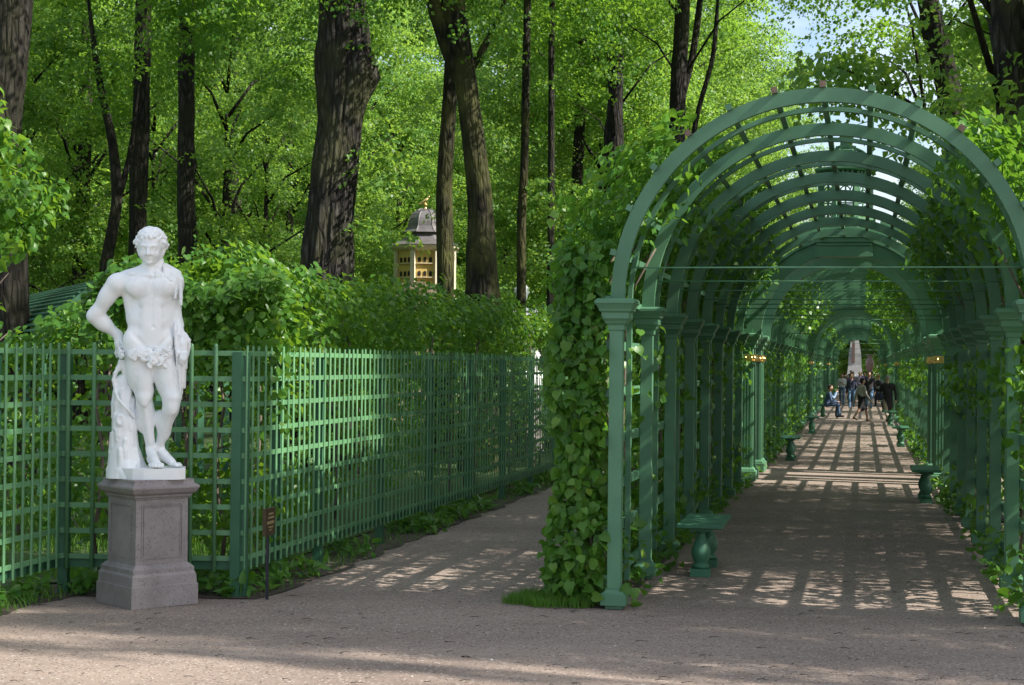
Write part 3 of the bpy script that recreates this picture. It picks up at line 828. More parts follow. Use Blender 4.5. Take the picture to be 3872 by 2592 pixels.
hc((430, -82, 200), (457, -86, 200), 3.2, 3.4, 3); hc((483, -86, 200), (510, -82, 200), 3.4, 3.2, 3)
hc((470, -86, 190), (470, -104, 232), 8.5, 11, 9); he((459, -94, 234), (8, 9, 6), 5); he((481, -94, 234), (8, 9, 6), 5)
he((440, -66, 235), (24, 20, 24), 16); he((500, -66, 235), (24, 20, 24), 16)
he((470, -87, 251), (14, 9, 5), 5); he((470, -86, 261), (11.5, 9, 5.5), 5); hc((459, -98, 256), (481, -98, 256), 2.0, 2.0, 3, True); he((470, -78, 280), (18, 14, 14), 10)
he((398, 8, 212), (9, 17, 24), 6); he((542, 8, 212), (9, 17, 24), 6)
rg = np.random.default_rng(3)
for i in range(420):
    a = rg.uniform(0, 2 * PI); zz = rg.uniform(-.35, 1.0); q = math.sqrt(1 - zz * zz)
    x, y = q * math.cos(a), q * math.sin(a)
    if y < -.40 and zz < .50 + .10 * abs(x): continue
    if y < .1 and zz < -.05: continue
    r = rg.uniform(7, 11); P0 = (470 + x * 79, 4 + y * 91, 172 - zz * 83)
    b = rg.uniform(0, 2 * PI); w = rg.uniform(10, 18)
    P1 = (P0[0] + w * math.cos(b), P0[1] + w * .6 * math.sin(b), P0[2] + 10 + 8 * math.sin(b * 2)); P2 = (P1[0] + w * .6 * math.cos(b + 1.6), P1[1], P1[2] + w * .7)
    hc(P0, P1, r, r * .85, 3); hc(P1, P2, r * .85, r * .55, 3)
for i, x in enumerate(np.linspace(402, 538, 13)):
    v = 138 + 30 * abs((x - 470) / 66) ** 2 + 4 * math.sin(i * 2.1); y = -76 + 44 * abs((x - 470) / 66) ** 2
    f.chain([SP(*hp(x, y + 6, v - 12)), SP(*hp(x + 7 * (-1) ** i, y - 5, v)), SP(*hp(x - 3, y - 3, v + 10))], [10 * K, 8 * K, 5 * K], 3 * K)
body = put('body', f.mesh('body', [MARBLE]), st_root)
# garland of leaves
f = field(270, 640, -150, 150, 730, 900, .0045)
rg = np.random.default_rng(8)
for i in range(190):
    a = rg.uniform(-PI, PI); ca, sa = math.cos(a), math.sin(a)
    x = 450 + 153 * ca; y = 99 * sa + (-2 if sa < 0 else 20); v = 806 + 10 * math.sin(a * 2) + rg.normal(0, 12) + 8 * ca
    M = Matrix.Rotation(math.atan2(sa, ca) + PI / 2, 3, 'Z') @ Matrix.Rotation(rg.uniform(0, 6), 3, 'Y') @ Matrix.Rotation(rg.normal(0, .5), 3, 'X')
    e((x, y, v), (rg.uniform(17, 26), 5.5, rg.uniform(9, 14)), 2.5, False, M)
for i in range(40):
    e((512 + rg.normal(0, 24), -106 + rg.normal(0, 6), 822 + rg.normal(0, 22)), (rg.uniform(16, 26), 6, rg.uniform(9, 14)), 2.5, False, Matrix.Rotation(rg.uniform(0, 6), 3, 'Y') @ Matrix.Rotation(rg.normal(0, .6), 3, 'X'))
put('leaf_garland', f.mesh('leaf_garland', [MARBLE]), st_root)
# drapery: over the shoulder, then hanging from the forearm
f = field(500, 740, -190, 190, 260, 1090, .0045)
def fold(pts, r0, r1, k=9):
    n = len(pts); f.chain([SP(*p) for p in pts], [(r0 + (r1 - r0) * i / (n - 1)) * K for i in range(n)], k * K)
for i in range(13):
    x0 = 538 + i * 8; rip = 10 * math.sin(i * 1.45 + .4); L = 436 + 62 * (i / 12) + 24 * math.sin(i * 1.1 + 1.2); xb = 558 + i * 6.6 + 3 * math.sin(i * 1.3)
    fold([(x0, 44, 296 + i * 5), (x0 + 5, -36, 312 + i * 6), (x0 * .55 + xb * .45, -60 + i * 2.6 + rip, 364 + i * 4), (xb, -64 + i * 3 + rip, L - 40), (xb, -60 + i * 3 + rip * 1.5, L)], 10, 8.5, 6)
for i in range(6): fold([(548 + i * 15, 60, 300 + i * 8), (560 + i * 13, 84, 420), (590 + i * 7, 70, 560), (612 + i * 6, 40, 640)], 17, 16)
for i in range(12):
    x0 = 606 + i * 7; tv = 624 + i * 8.5; rip = 10 * math.sin(i * 1.35); xb = 646 + (i - 5.5) * 4.6; L = 880 + 165 * math.exp(-((i - 5.2) / 3.0) ** 2) + 14 * math.sin(i * 1.7)
    fold([(x0 - 6, 44, tv + 44), (x0, 14, tv + 8), (x0 + 3, -24, tv + 4 + rip * .3), (x0 + 4, -50 + i * 2 + rip, tv + 44), (x0 * .6 + xb * .4, -54 + i * 3 + rip, tv + 120 - i * 3), (xb, -50 + i * 3.4 + rip * 1.2, 830), (xb, -36 + i * 3 + rip * .8, L)], 10, 7.5, 6)
for i in range(5): fold([(620 + i * 11, 14 + i * 4, 690), (628 + i * 9, 6 + i * 4, 860), (634 + i * 7, 2 + i * 3, 990)], 12, 9)
put('drapery', f.mesh('drapery', [MARBLE]), st_root)
# stump, plinth
f = field(215, 480, -130, 200, 840, 1506, .006)
def stump(a, b, ra, rb, k=12): f.cap(SP(*a), SP(*b), ra * K, rb * K, k * K)
stump((322, 46, 965), (334, 46, 1200), 46, 66, 20); stump((334, 46, 1200), (342, 50, 1480), 66, 94, 20); stump((326, 50, 1390), (316, 22, 1510), 74, 78, 26); stump((300, 40, 1430), (296, 30, 1510), 48, 52, 10); stump((380, 70, 1380), (430, 70, 1510), 50, 56, 24); stump((350, -10, 1440), (360, -30, 1510), 46, 52, 10)
rg = np.random.default_rng(5)
for i in range(44):
    a = rg.uniform(-PI, 0.2); v = rg.uniform(985, 1490); t = (v - 960) / 530; rad = 48 + 50 * t
    x = 326 + 14 * t + rad * math.cos(a); y = 46 + rad * math.sin(a)
    stump((x, y, v), (x + rg.normal(0, 8), y, v + rg.uniform(40, 120)), rg.uniform(5, 9), rg.uniform(4, 8), 15)
f.chain([SP(284, 20, 1010), SP(272, 16, 955), SP(280, 16, 915), SP(298, 18, 885), SP(314, 20, 850)], [13 * K, 10 * K, 11 * K, 14 * K, 15 * K], 8 * K)
f.chain([SP(318, 20, 850), SP(338, 26, 900), SP(342, 40, 960)], [20 * K, 20 * K, 26 * K], 14 * K)
f.chain([SP(280, -6, 1010), SP(300, -28, 1060), SP(345, -40, 1110), SP(388, -16, 1160)], [8 * K] * 4, 5 * K)
f.ell(SP(312, -26, 1175), (26 * K, 14 * K, 38 * K), 6 * K); f.ell(SP(312, -42, 1172), (15 * K, 12 * K, 26 * K), 6 * K, 0, True)
put('tree_stump', f.mesh('tree_stump', [MARBLE]), st_root)
pl = [(252, 120), (256, 20), (340, -70), (384, -112), (442, -128), (630, -128), (672, -100), (678, 90), (600, 150), (320, 160)]
MB().prism([((x - 465) * K, y * K) for x, y in pl], 0, (1505 - 1444) * K).build('plinth', MARBLE, st_root)

# ------------------------------------------------------------------ climbers on the tunnel
heart_me = mesh_np('leaf', HEART_V, quads=HEART_Q, mats=[LEAF_VINE], smooth=True)
heart_hedge_me = mesh_np('leaf', HEART_V, quads=HEART_Q, mats=[LEAF_HEDGE], smooth=True)
CAMP = np.array([0, 0, 2.05])

def climber(s0, s1, side, label, nwall, nvault, ninside, a_end, cover, seed, single, smin, smax, vcover=0.0, endcap=True, tmpl=None, incover=.75):
    """side -1: left row, +1: right row. Leaves in the frame of the tunnel, outward = -x or +x"""
    rng = np.random.default_rng(seed)
    root = empty('climbing_vine', T(0, 0), TUN, label, 'climbing plant', 'climbers on the green tunnel')
    base = 0 if side < 0 else WID
    P = []; Nn = []
    y = rng.uniform(s0, s1, nwall); z = rng.uniform(.06, 3.0, nwall); d = rng.beta(1.5, 1.3, nwall)
    thick = .40 + .12 * np.sin(y * 2.1 + z * 1.3 + seed) + .06 * np.sin(z * 5 + y * 4)
    p = np.stack([base + side * (.10 + d * thick), y, z], 1)
    nn = np.tile([side * .75, 0, .45], (nwall, 1))
    k = wob(p * [1.5, 1, 1], 2.4, seed) > cover
    P.append(p[k]); Nn.append(nn[k])
    if endcap:
        m = int(nwall * .10); z = rng.uniform(.08, 3.1, m); q = rng.uniform(0, 1, m)
        p = np.stack([base + side * (.10 + q * (.50 + .07 * np.sin(z * 4))), s0 + rng.normal(0.02, .10, m) + .25 * q ** 3, z], 1)
        P.append(p); Nn.append(np.tile([side * .2, -.8, .4], (m, 1)))
    # shoulder of the vault
    th = rng.uniform(0, 1, nvault) ** 1.25 * a_end; y = rng.uniform(s0, s1, nvault); q = rng.uniform(0, 1, nvault)
    lim = a_end * (.88 + .12 * np.sin(y * 1.7 + seed)); kk = th < lim
    rad = 1.80 + q * (.58 * (1 - th / a_end) ** .75 + .13)
    p = np.stack([MID + side * rad * np.cos(th), y, 2.6 + rad * np.sin(th)], 1)[kk]
    nn = np.stack([side * np.cos(th), 0 * th, np.sin(th) + .3], 1)[kk]
    k = wob(p, 2.4, seed + 4) > vcover
    P.append(p[k]); Nn.append(nn[k])
    # sprays that hang through to the inside
    th = rng.uniform(-.5, a_end * .9, ninside); y = rng.uniform(s0, s1, ninside); q = rng.uniform(0, 1, ninside)
    rad = 1.80 - q ** 2 * .30
    zz = np.where(th < 0, 2.6 + th * 4.6, 2.6 + rad * np.sin(th)); xx = MID + side * np.where(th < 0, 1.74 - q * .16, rad * np.cos(th))
    p = np.stack([xx, y, zz], 1)
    k = (wob(p, 3.1, seed + 8) > incover) & (zz > .1)
    P.append(p[k]); Nn.append(np.tile([-side * .6, -.2, .3], (int(k.sum()), 1)))
    P = np.concatenate(P); Nn = np.concatenate(Nn)
    a = TUN; cl = CAMP - np.array([OX, OY, 0]); cl = np.array([cl[0] * math.cos(a) + cl[1] * math.sin(a), -cl[0] * math.sin(a) + cl[1] * math.cos(a), cl[2]])
    foliage('foliage', root, P, Nn, rng, smin, smax, *(tmpl or (HEART_V, HEART_Q)), LEAF_VINE, 1.0, .55, single, cl, heart_me)
    # woody stems
    rr = random.Random(seed); yy = s0 + .12
    while yy < s1:
        x = base + side * rr.uniform(.16, .34); pts = []; zz = 0.0
        while zz < 3.4:
            pts.append((x + rr.uniform(-.05, .05) - (side * max(0, zz - 2.6) * .5), yy + rr.uniform(-.06, .06), zz)); zz += .35
        MB().tube(pts, [.022 * (1 - .6 * i / len(pts)) for i in range(len(pts))], 7).build('stem', STEM, root)
        yy += rr.uniform(.35, .9) if yy < 4 else rr.uniform(1.5, 3)
    return root
climber(.02, 16, -1, 'thick climbing vine on the left outer side of the nearest tunnel, beside the side path', 18500, 20000, 4000, 1.10, -1.0, 3, 300, .062, .102, -.9)
climber(.0, 15, 1, 'climbing vine on the right side of the nearest tunnel', 13000, 14000, 5500, 1.0, -.50, 6, 220, .062, .102, -.55)
climber(19, 49, -1, 'climbing vine on the left side of the second tunnel', 13000, 15000, 11000, 1.5, -.8, 13, 0, .09, .14, incover=.35, tmpl=(KITE_V * [1.1, 1, 1], KITE_Q))
climber(19, 49, 1, 'climbing vine on the right side of the second tunnel', 7500, 12000, 9000, 1.45, .30, 16, 0, .09, .14, -.5, incover=.45, tmpl=(KITE_V * [1.1, 1, 1], KITE_Q))
climber(52, 125, -1, 'climbing vine on the left side of the far tunnel', 11000, 7000, 2500, 1.45, -.6, 23, 0, .16, .24, tmpl=(KITE_V * [1.1, 1, 1], KITE_Q))
climber(52, 125, 1, 'climbing vine on the right side of the far tunnel', 7500, 5500, 2500, 1.2, .3, 26, 0, .16, .24, .1, tmpl=(KITE_V * [1.1, 1, 1], KITE_Q))

# ------------------------------------------------------------------ hedges behind the fences
def hedge(label, a, b, depth, z0, z1, n, seed, single=0, cover=-.7, smin=.052, smax=.090, lump=.22, group='lime hedges behind the trellis', stems=True, low=1.0):
    rng = np.random.default_rng(seed)
    a = np.array(a, float); b = np.array(b, float); d = b - a; L = np.linalg.norm(d); d /= L; nn = np.array([-d[1], d[0]])
    root = empty('lime_hedge', (a[0], a[1], 0), math.atan2(d[1], d[0]), label, 'hedge', group)
    x = rng.uniform(0, L, n); y = rng.beta(.8, .9, n) * depth; z = z0 + (z1 - z0) * rng.uniform(0, 1, n) ** .85
    top = z1 - lump + lump * (np.sin(x * 1.9 + seed) * np.sin(x * .7 + 2) + .5 * np.sin(x * 4.3 + y * 3))
    p = np.stack([x, y, z], 1)
    k = (z < top) & (wob(p, 2.2, seed) > cover) & ((z > 1.9) | (rng.uniform(0, 1, n) < low))
    ex = (rng.uniform(0, 1, n) < .22)
    p[ex, 2] = (top + rng.normal(-.03, .07, n))[ex]; k |= ex
    p = p[k]
    out = np.stack([0 * p[:, 0], np.where(p[:, 1] < depth * .5, -.7, .5), .35 + .6 * (p[:, 2] > z1 - .45)], 1)
    an = math.atan2(d[1], d[0]); cl = CAMP - np.array([a[0], a[1], 0]); cl = np.array([cl[0] * math.cos(an) + cl[1] * math.sin(an), -cl[0] * math.sin(an) + cl[1] * math.cos(an), cl[2]])
    foliage('foliage', root, p, out, rng, smin, smax, HEART_V, HEART_Q, LEAF_HEDGE, .9, .6, single, cl, heart_hedge_me)
    if stems:
        rr = random.Random(seed); xx = rr.uniform(.1, .6)
        while xx < L:
            yy = rr.uniform(.15, depth * .7); pts = []; zz = 0
            h = rr.uniform(z1 * .70, z1 * .93)
            while zz < h:
                pts.append((xx + rr.uniform(-.05, .05), yy + rr.uniform(-.05, .05), zz)); zz += .4
            m = MB().tube(pts, [.026 * (1 - .7 * i / len(pts)) for i in range(len(pts))], 7)
            for q in range(rr.randint(2, 5)):
                i = rr.randint(1, len(pts) - 1); P = Vector(pts[i]); D = Vector((rr.uniform(-.6, .6), rr.uniform(-.5, .5), rr.uniform(.1, .3))) * .6
                m.tube([P, P + D * .5, P + D * .9 + Vector((0, 0, .1))], [.010, .007, .003], 5)
            m.build('stem', STEM, root); xx += rr.uniform(.5, 1.2) if L < 12 else rr.uniform(.8, 2.2)
    return root
A0 = FA - r2 * 1.15 + u2 * .1
hedge('sunlit loose lime hedge right behind the statue and the fence corner', tuple(FL + u2 * .55 - r2 * .1), tuple(FA + u2 * .55 + r2 * .1), 1.3, .35, 2.95, 12500, 31, 260, -.25, lump=.30, low=.7)
hedge('clipped lime hedge along the long fence beside the path', tuple(FA + u2 * 1.2 - r2 * .42), tuple(FA + u2 * 28 - r2 * .42), 1.4, .30, 3.1, 44000, 32, 280, -.75, low=.42)
hedge('loose hedge seen through the fence at the left edge', tuple(FE - r2 * .30), tuple(FL - r2 * .35), 1.0, .3, 2.1, 6500, 33, 60, .25)
hedge('low sunlit bushes in front of the green lattice roof', (-9.2, 19.2), (-3.8, 17.6), 1.3, .2, 2.52, 9000, 34, 0, -.35, .06, .10)
hedge('bushes closing the grove behind the long fence', (-3.3, 27), (1.6, 45), 2.4, .2, 3.0, 9000, 35, 0, -.6, .12, .18, stems=False)

# a young lime with big bright leaves reaching in at the left edge
def young_lime(loc, label, blobs, smin, smax, single, seed):
    rng = np.random.default_rng(seed)
    root = empty('young_lime_tree', loc, 0, label, 'young tree', 'young limes at the left edge')
    P = []; Nn = []
    for (cx, cy, cz, rx, ry, rz, n) in blobs:
        d = norm(rng.normal(0, 1, (n, 3))); r = rng.uniform(0, 1, (n, 1)) ** .5
        p = np.array([cx, cy, cz]) + d * r * np.array([rx, ry, rz]); P.append(p); Nn.append(d * .6 + np.array([0, 0, .5]))
    P = np.concatenate(P); Nn = np.concatenate(Nn); k = wob(P, 4.0, 2) > -.7
    foliage('foliage', root, P[k], Nn[k], rng, smin, smax, HEART_V, HEART_Q, LEAF_HEDGE, 1.2, .5, single, CAMP - np.array(loc), heart_hedge_me)
    m = MB().tube([(-.25, 0, 0), (-.22, .05, 1.5), (-.28, 0, 3), (-.2, 0, 4.4)], [.035, .03, .022, .008], 8)
    for z, x, y, h in ((1.8, .5, .1, .6), (2.4, .55, -.2, .7), (2.9, .5, .3, .8), (3.3, -.5, .1, .7), (3.6, .45, -.1, .7)):
        m.tube([(-.24, .02, z), (-.24 + x * .5, y * .5, z + h * .6), (-.24 + x, y, z + h)], [.014, .010, .004], 6)
    m.build('stem', STEM, root)

young_lime((-4.80, 14.35, 0), 'young lime with large bright leaves reaching in at the left edge', ((-.02, 0, 4.42, .34, .5, .36, 416), (.06, 0, 4.0, .42, .5, .40, 528), (.12, .1, 3.50, .46, .6, .36, 512), (.02, .1, 2.45, .26, .5, .34, 272), (-.6, 0, 3.4, .6, .7, 1.1, 480), (.24, .1, 3.12, .34, .5, .28, 304)), .062, .108, 260, 41)
young_lime((-6.55, 20.6, 0), 'farther young lime with smaller sunlit leaves beside the lattice roof', ((.10, 0, 4.55, .55, .7, .35, 500), (.30, .1, 4.05, .70, .8, .42, 800), (.15, 0, 3.62, .55, .7, .28, 420), (-.6, 0, 3.8, .7, .8, .8, 500)), .07, .115, 0, 43)

# ------------------------------------------------------------------ trees
def spray_crown(name, seed, blobs, per_m2, leaves, leaf, srad, mat, gap=-.35, droop=.9):
    """blobs [(centre, radii)] -> flat drooping sprays scattered through each blob"""
    rng = np.random.default_rng(seed); PP = []; NN = []
    for (ctr, rad) in blobs:
        ctr = np.array(ctr); rad = np.array(rad); n = int(per_m2 * (rad[0] * rad[1] + rad[0] * rad[2] + rad[1] * rad[2]) * 1.4)
        d = norm(rng.normal(0, 1, (n, 3))); q = rng.uniform(0, 1, (n, 1)) ** .42
        C = ctr + d * q * rad; C = C[wob(C, 1.15, seed) > gap]; d = norm(C - ctr)
        if not len(C): continue
        a = rng.uniform(0, 2 * PI, (len(C), leaves)); r = np.sqrt(rng.uniform(0, 1, (len(C), leaves))) * srad
        ax = norm(np.stack([d[:, 0], d[:, 1], 0 * d[:, 0]], 1) + rng.normal(0, .25, d.shape)); up = norm(np.array([0, 0, 1.]) + d * .45 + rng.normal(0, .22, d.shape))
        t1 = norm(ax - up * (ax * up).sum(1, keepdims=True)); t2 = np.cross(up, t1)
        off = (t1[:, None] * (r * np.cos(a))[..., None] * 1.3 + t2[:, None] * (r * np.sin(a))[..., None] * .8 + up[:, None] * (rng.normal(0, .10 * srad, a.shape) - .30 * r ** 2 / srad)[..., None])
        PP.append((C[:, None] + off).reshape(-1, 3)); NN.append(np.repeat(up * .8 + d * .35, leaves, 0))
    P = np.concatenate(PP); Nn = np.concatenate(NN)
    size = rng.uniform(leaf * .75, leaf * 1.2, len(P)); fr = leaf_frames(Nn, rng, droop, .7)
    v, q = leaves_geo(P, fr, size, KITE_V, KITE_Q)
    return mesh_np(name, v, quads=q, mats=[mat], smooth=False)

def limbs_and_blobs(seed, z0, z1, spread, nl, br, trunk_top):
    rr = random.Random(seed); blobs = []; lim = []
    for i in range(nl):
        f = (i + .5) / nl; z = z0 + (z1 - z0) * f; a = i * 2.4 + rr.uniform(-.5, .5)
        rad = spread * (math.sin(PI * (.22 + .68 * f)) ** .8) * rr.uniform(.55, 1.05)
        cx, cy = rad * math.cos(a), rad * math.sin(a); b = br * rr.uniform(.75, 1.25)
        blobs.append(((cx, cy, z), (b, b, b * .72)))
        if rr.random() < .35: blobs.append(((cx * .45, cy * .45, z + rr.uniform(-.3, .8)), (b * .8, b * .8, b * .6)))
        zs = max(z0 * .72, z - rad * .8); zs = min(zs, trunk_top * .96)
        lim.append([(0, 0, zs), (cx * .35, cy * .35, zs + (z - zs) * .55 + .1), (cx * .8, cy * .8, z - .1), (cx * 1.08, cy * 1.08, z + .1)])
    return lim, blobs

def limbs_mesh(lim, r0):
    m = MB(); rr = random.Random(7)
    for L in lim:
        m.tube(L, [r0, r0 * .68, r0 * .36, r0 * .12], 7)
        for q in range(3):
            P = Vector(L[2]).lerp(Vector(L[1]), rr.random()); D = Vector((rr.uniform(-1, 1), rr.uniform(-1, 1), rr.uniform(-.3, .8)))
            m.tube([P, P + D * .6, P + D * 1.2], [r0 * .25, r0 * .15, r0 * .05], 5)
    return m.mesh('limbs', BARK)

CROWN = {}
def make_crown(key, seed, z0, z1, spread, nl, br, per, leaves, leaf, srad, mat, gap, r0=.055):
    lim, blobs = limbs_and_blobs(seed, z0, z1, spread, nl, br, z1 - 2)
    CROWN[key] = (spray_crown('crown', seed, blobs, per, leaves, leaf, srad, mat, gap), limbs_mesh(lim, r0))
make_crown('high', 51, 7.0, 19, 4.3, 17, 1.35, 7.5, 44, .088, .42, LEAF_TREE, -.8, .035)
make_crown('high_open', 52, 7.5, 19, 4.4, 14, 1.3, 7.0, 44, .088, .42, LEAF_TREE, -.7, .035)
make_crown('mid', 53, 4.0, 17, 4.4, 19, 1.5, 6.5, 40, .105, .46, LEAF_FAR, -.8)
make_crown('dense', 57, 6.5, 19, 4.2, 26, 1.8, 5.0, 40, .105, .5, LEAF_TREE, -.6, .05)  # thicker crown made for the shade-casting trees on the right
make_crown('bushy', 54, 1.6, 12, 3.7, 19, 1.4, 7.0, 40, .105, .46, LEAF_FAR, -.8)
make_crown('far_tall', 55, 3.0, 24, 5.8, 28, 2.1, 4.4, 36, .19, .66, LEAF_FAR, -.8, .12)
make_crown('far_low', 56, 1.0, 15, 5.2, 22, 2.0, 4.4, 36, .19, .66, LEAF_FAR, -.8, .12)

def trunk_mesh(pts, rad, n=20, ridge=.06, seed=0, burls=(), step=.22):
    """trunk with vertical bark ridges; burls = [(z, angle, size, height)]"""
    P = [Vector(p) for p in pts]; v = []; f = []; rows = 0
    Z = []; X = []; rr = []
    for i in range(len(P) - 1):
        k = max(1, int((P[i + 1] - P[i]).length / step))
        for j in range(k):
            t = j / k; t2 = t * t * (3 - 2 * t)
            p = P[i].lerp(P[i + 1], t); Z.append(p); rr.append(rad[i] + (rad[i + 1] - rad[i]) * t2)
    Z.append(P[-1]); rr.append(rad[-1])
    for _ in range(3):
        Z = [Z[0]] + [(Z[i - 1] + Z[i] * 2 + Z[i + 1]) / 4 for i in range(1, len(Z) - 1)] + [Z[-1]]
    for i, p in enumerate(Z):
        for k in range(n):
            a = 2 * PI * k / n; r = rr[i]
            w = mnoise.noise(Vector((math.cos(a) * 1.3, math.sin(a) * 1.3, p.z * .5 + seed * 7))) * .14
            g = (mnoise.noise(Vector((math.cos(a) * 7 + seed, math.sin(a) * 7, p.z * .9))) + .45 - 1.1 * abs(mnoise.noise(Vector((math.cos(a) * 13 + seed, math.sin(a) * 13, p.z * 1.5))))) * 2 * ridge
            b = 0
            for (bz, ba, bs, bh) in burls:
                da = (a - ba + PI) % (2 * PI) - PI
                b += bs * math.exp(-((p.z - bz) / bh) ** 2 - (da / .55) ** 2) * (1 + .9 * mnoise.noise(Vector((a * 5, p.z * 6, seed))))
            q = r * (1 + w + g) + b
            v.append((p.x + math.cos(a) * q, p.y + math.sin(a) * q, p.z))
        if i:
            for k in range(n): f.append(((i - 1) * n + k, (i - 1) * n + (k + 1) % n, i * n + (k + 1) % n, i * n + k))
    m = MB(); m.add(v, f, True); m.f.append(tuple(range(len(v) - n, len(v)))); m.sm.append(True)
    return m

def tree(label, xy, pts, rad, crown=None, cz=0.0, rz=0.0, mat=None, n=20, ridge=.05, burls=(), forks=(), seed=0, group=None, csc=1.0, name='lime_tree', limbs=True):
    root = empty(name, (xy[0], xy[1], 0), 0, label, 'tree', group)
    trunk_mesh(pts, rad, n, ridge, seed, burls).build('trunk', mat or BARK, root)
    for fp, fr in forks: trunk_mesh(fp, fr, max(10, n // 2), ridge, seed + 3).build('limb', mat or BARK, root)
    if crown:
        top = pts[-1]
        c = put('crown', CROWN[crown][0], root, (top[0] * .8, top[1] * .8, cz), rz, csc); c['kind'] = 'stuff'
        if limbs: put('limbs', CROWN[crown][1], root, (top[0] * .8, top[1] * .8, cz), rz, csc)
    return root
W = 'limes of the grove behind the hedge'
def tuft(root, seed, blobs):
    o = put('leaf_tuft', spray_crown('leaf_tuft', seed, blobs, 9, 30, .095, .34, LEAF_FAR, -.7), root); o['kind'] = 'stuff'
tree('dark lime trunk at the left edge, half hidden by the young lime', (-7.25, 24), [(0, 0, 0), (-.05, 0, 2.5), (-.22, 0, 5), (-.08, 0, 7.5), (0, 0, 13)], [.34, .27, .25, .27, .2], 'high', .6, .3, group=W, seed=1, n=28, limbs=False)
tree('straight dark lime left of the statue head with a thinner fork beside it', (-8.62, 38), [(0, 0, 0), (-.06, 0, 4), (0, 0, 7.5), (.05, 0, 14)], [.27, .21, .20, .14], 'high', 0, 1.2, group=W, seed=2, limbs=False)
tree('thin crooked dark trunk leaning left of the statue head', (-8.75, 35.5), [(0, 0, 0), (-.05, 0, 3.9), (.22, 0, 5.5), (.12, 0, 6.6), (-.25, 0, 8.2), (-.5, 0, 10)], [.15, .125, .11, .10, .07, .03], None, group=W, seed=3, forks=[([(.18, 0, 5.3), (.45, .1, 6.4), (.6, .2, 8)], [.08, .06, .02])])
t3 = tree('dark knotty lime rising just right of the statue head', (-6.72, 34), [(0, 0, 0), (.0, 0, 3.6), (-.06, 0, 6.5), (-.08, 0, 9), (0, 0, 14)], [.24, .185, .17, .16, .12], 'high_open', 0, 2.1, group=W, seed=4, burls=[(4.6, 5.9, .07, .25), (6.1, 0, .05, .3)], limbs=False)
tuft(t3, 72, [((.75, -.2, 4.9), (.55, .5, .40)), ((.9, -.2, 4.35), (.5, .5, .3)), ((.6, -.1, 6.2), (.5, .5, .4)), ((-.8, 0, 5.0), (.6, .5, .35))])
t4 = tree('huge old lime with furrowed bark and a knotted burl on its right', (-3.3, 30), [(0, 0, 0), (-.12, 0, 2.2), (-.10, 0, 3.8), (-.02, 0, 5.05), (.13, 0, 6.3), (.20, 0, 7.45), (.14, 0, 8.6), (.05, 0, 10.5), (0, 0, 14)], [.66, .50, .445, .405, .395, .475, .385, .34, .22], 'high', 1.2, .5, BARK_OLD, 110, .06, [(7.35, 5.9, .20, .20), (7.0, 6.15, .12, .25), (7.5, 3.2, .07, .3), (3.3, 6.0, .09, .4)], seed=5, group=W, limbs=False)
tuft(t4, 71, [((1.0, -.2, 8.2), (.55, .5, .45)), ((.85, -.3, 7.6), (.4, .4, .3)), ((1.05, -.3, 6.1), (.60, .5, .5)), ((.95, -.2, 5.5), (.55, .5, .35)), ((.78, 0, 4.4), (.45, .5, .4)), ((1.32, -.2, 4.25), (.36, .4, .2)), ((-.95, -.2, 6.6), (.7, .5, .35))])
tree('bent mossy lime with a round knot near its foot and a forked top', (-.58, 31), [(0, 0, 0), (.03, 0, 3.1), (0, 0, 3.9), (-.04, 0, 5.1), (-.18, 0, 6.3), (-.38, 0, 7.6), (-.60, 0, 8.9), (-.7, 0, 12)], [.42, .33, .285, .225, .205, .215, .20, .13], 'high_open', 1.0, 3.3, BARK_MOSSY, 36, .035, [(4.1, 4.7, .10, .16), (6.45, 5.2, .05, .12)], [([(-.40, .05, 7.3), (-.72, .1, 8.1), (-.98, .1, 8.9), (-1.1, .1, 11)], [.19, .18, .17, .10]), ([(-.3, 0, 7.5), (.1, .1, 8.2), (.45, .2, 9.1)], [.09, .07, .03])], seed=6, group=W, limbs=False)
tree('slim mossy lime just left of the bent one, before the dovecote', (-1.36, 33.5), [(0, 0, 0), (0, 0, 3.6), (-.06, 0, 5.8), (.06, 0, 7.7), (.2, 0, 12)], [.20, .17, .155, .14, .08], 'high_open', 1.5, 4.1, BARK_MOSSY, 22, .04, seed=7, group=W, limbs=False)
t7 = tree('very slender straight trunk right of the bent lime', (.19, 34.3), [(0, 0, 0), (0, 0, 3.3), (-.02, 0, 5), (.03, 0, 6.2), (.06, 0, 9.6), (.05, 0, 13)], [.12, .10, .095, .085, .075, .04], 'high_open', 2.2, 5.2, BARK_MOSSY, 16, .05, seed=8, group=W, limbs=False)
tuft(t7, 73, [((-.6, 0, 6.8), (.5, .5, .35)), ((.7, .2, 5.6), (.6, .5, .4)), ((.8, .2, 7.9), (.6, .5, .4)), ((.5, .3, 4.4), (.6, .5, .35))])
tree('thinnest dark trunk between the slender one and the tunnel', (.87, 38), [(0, 0, 0), (0, 0, 5), (-.03, 0, 9), (0, 0, 13)], [.095, .08, .07, .04], 'high_open', 2.2, .9, None, 14, .05, seed=9, group=W, limbs=False)
tree('shaded lime standing behind the thinnest trunk', (1.86, 48), [(0, 0, 0), (-.1, 0, 5), (.05, 0, 9), (0, 0, 13)], [.22, .17, .15, .10], 'mid', 0, 2.2, None, 14, .05, seed=10, group=W, limbs=False)
tree('lime with a swollen dark trunk half hidden behind the climber', (2.5, 42), [(0, 0, 0), (.0, 0, 4), (.05, 0, 7.9), (.08, 0, 8.8), (.12, 0, 14)], [.26, .20, .25, .19, .12], 'high_open', 1.0, 1.7, None, 16, .05, seed=11, group=W)
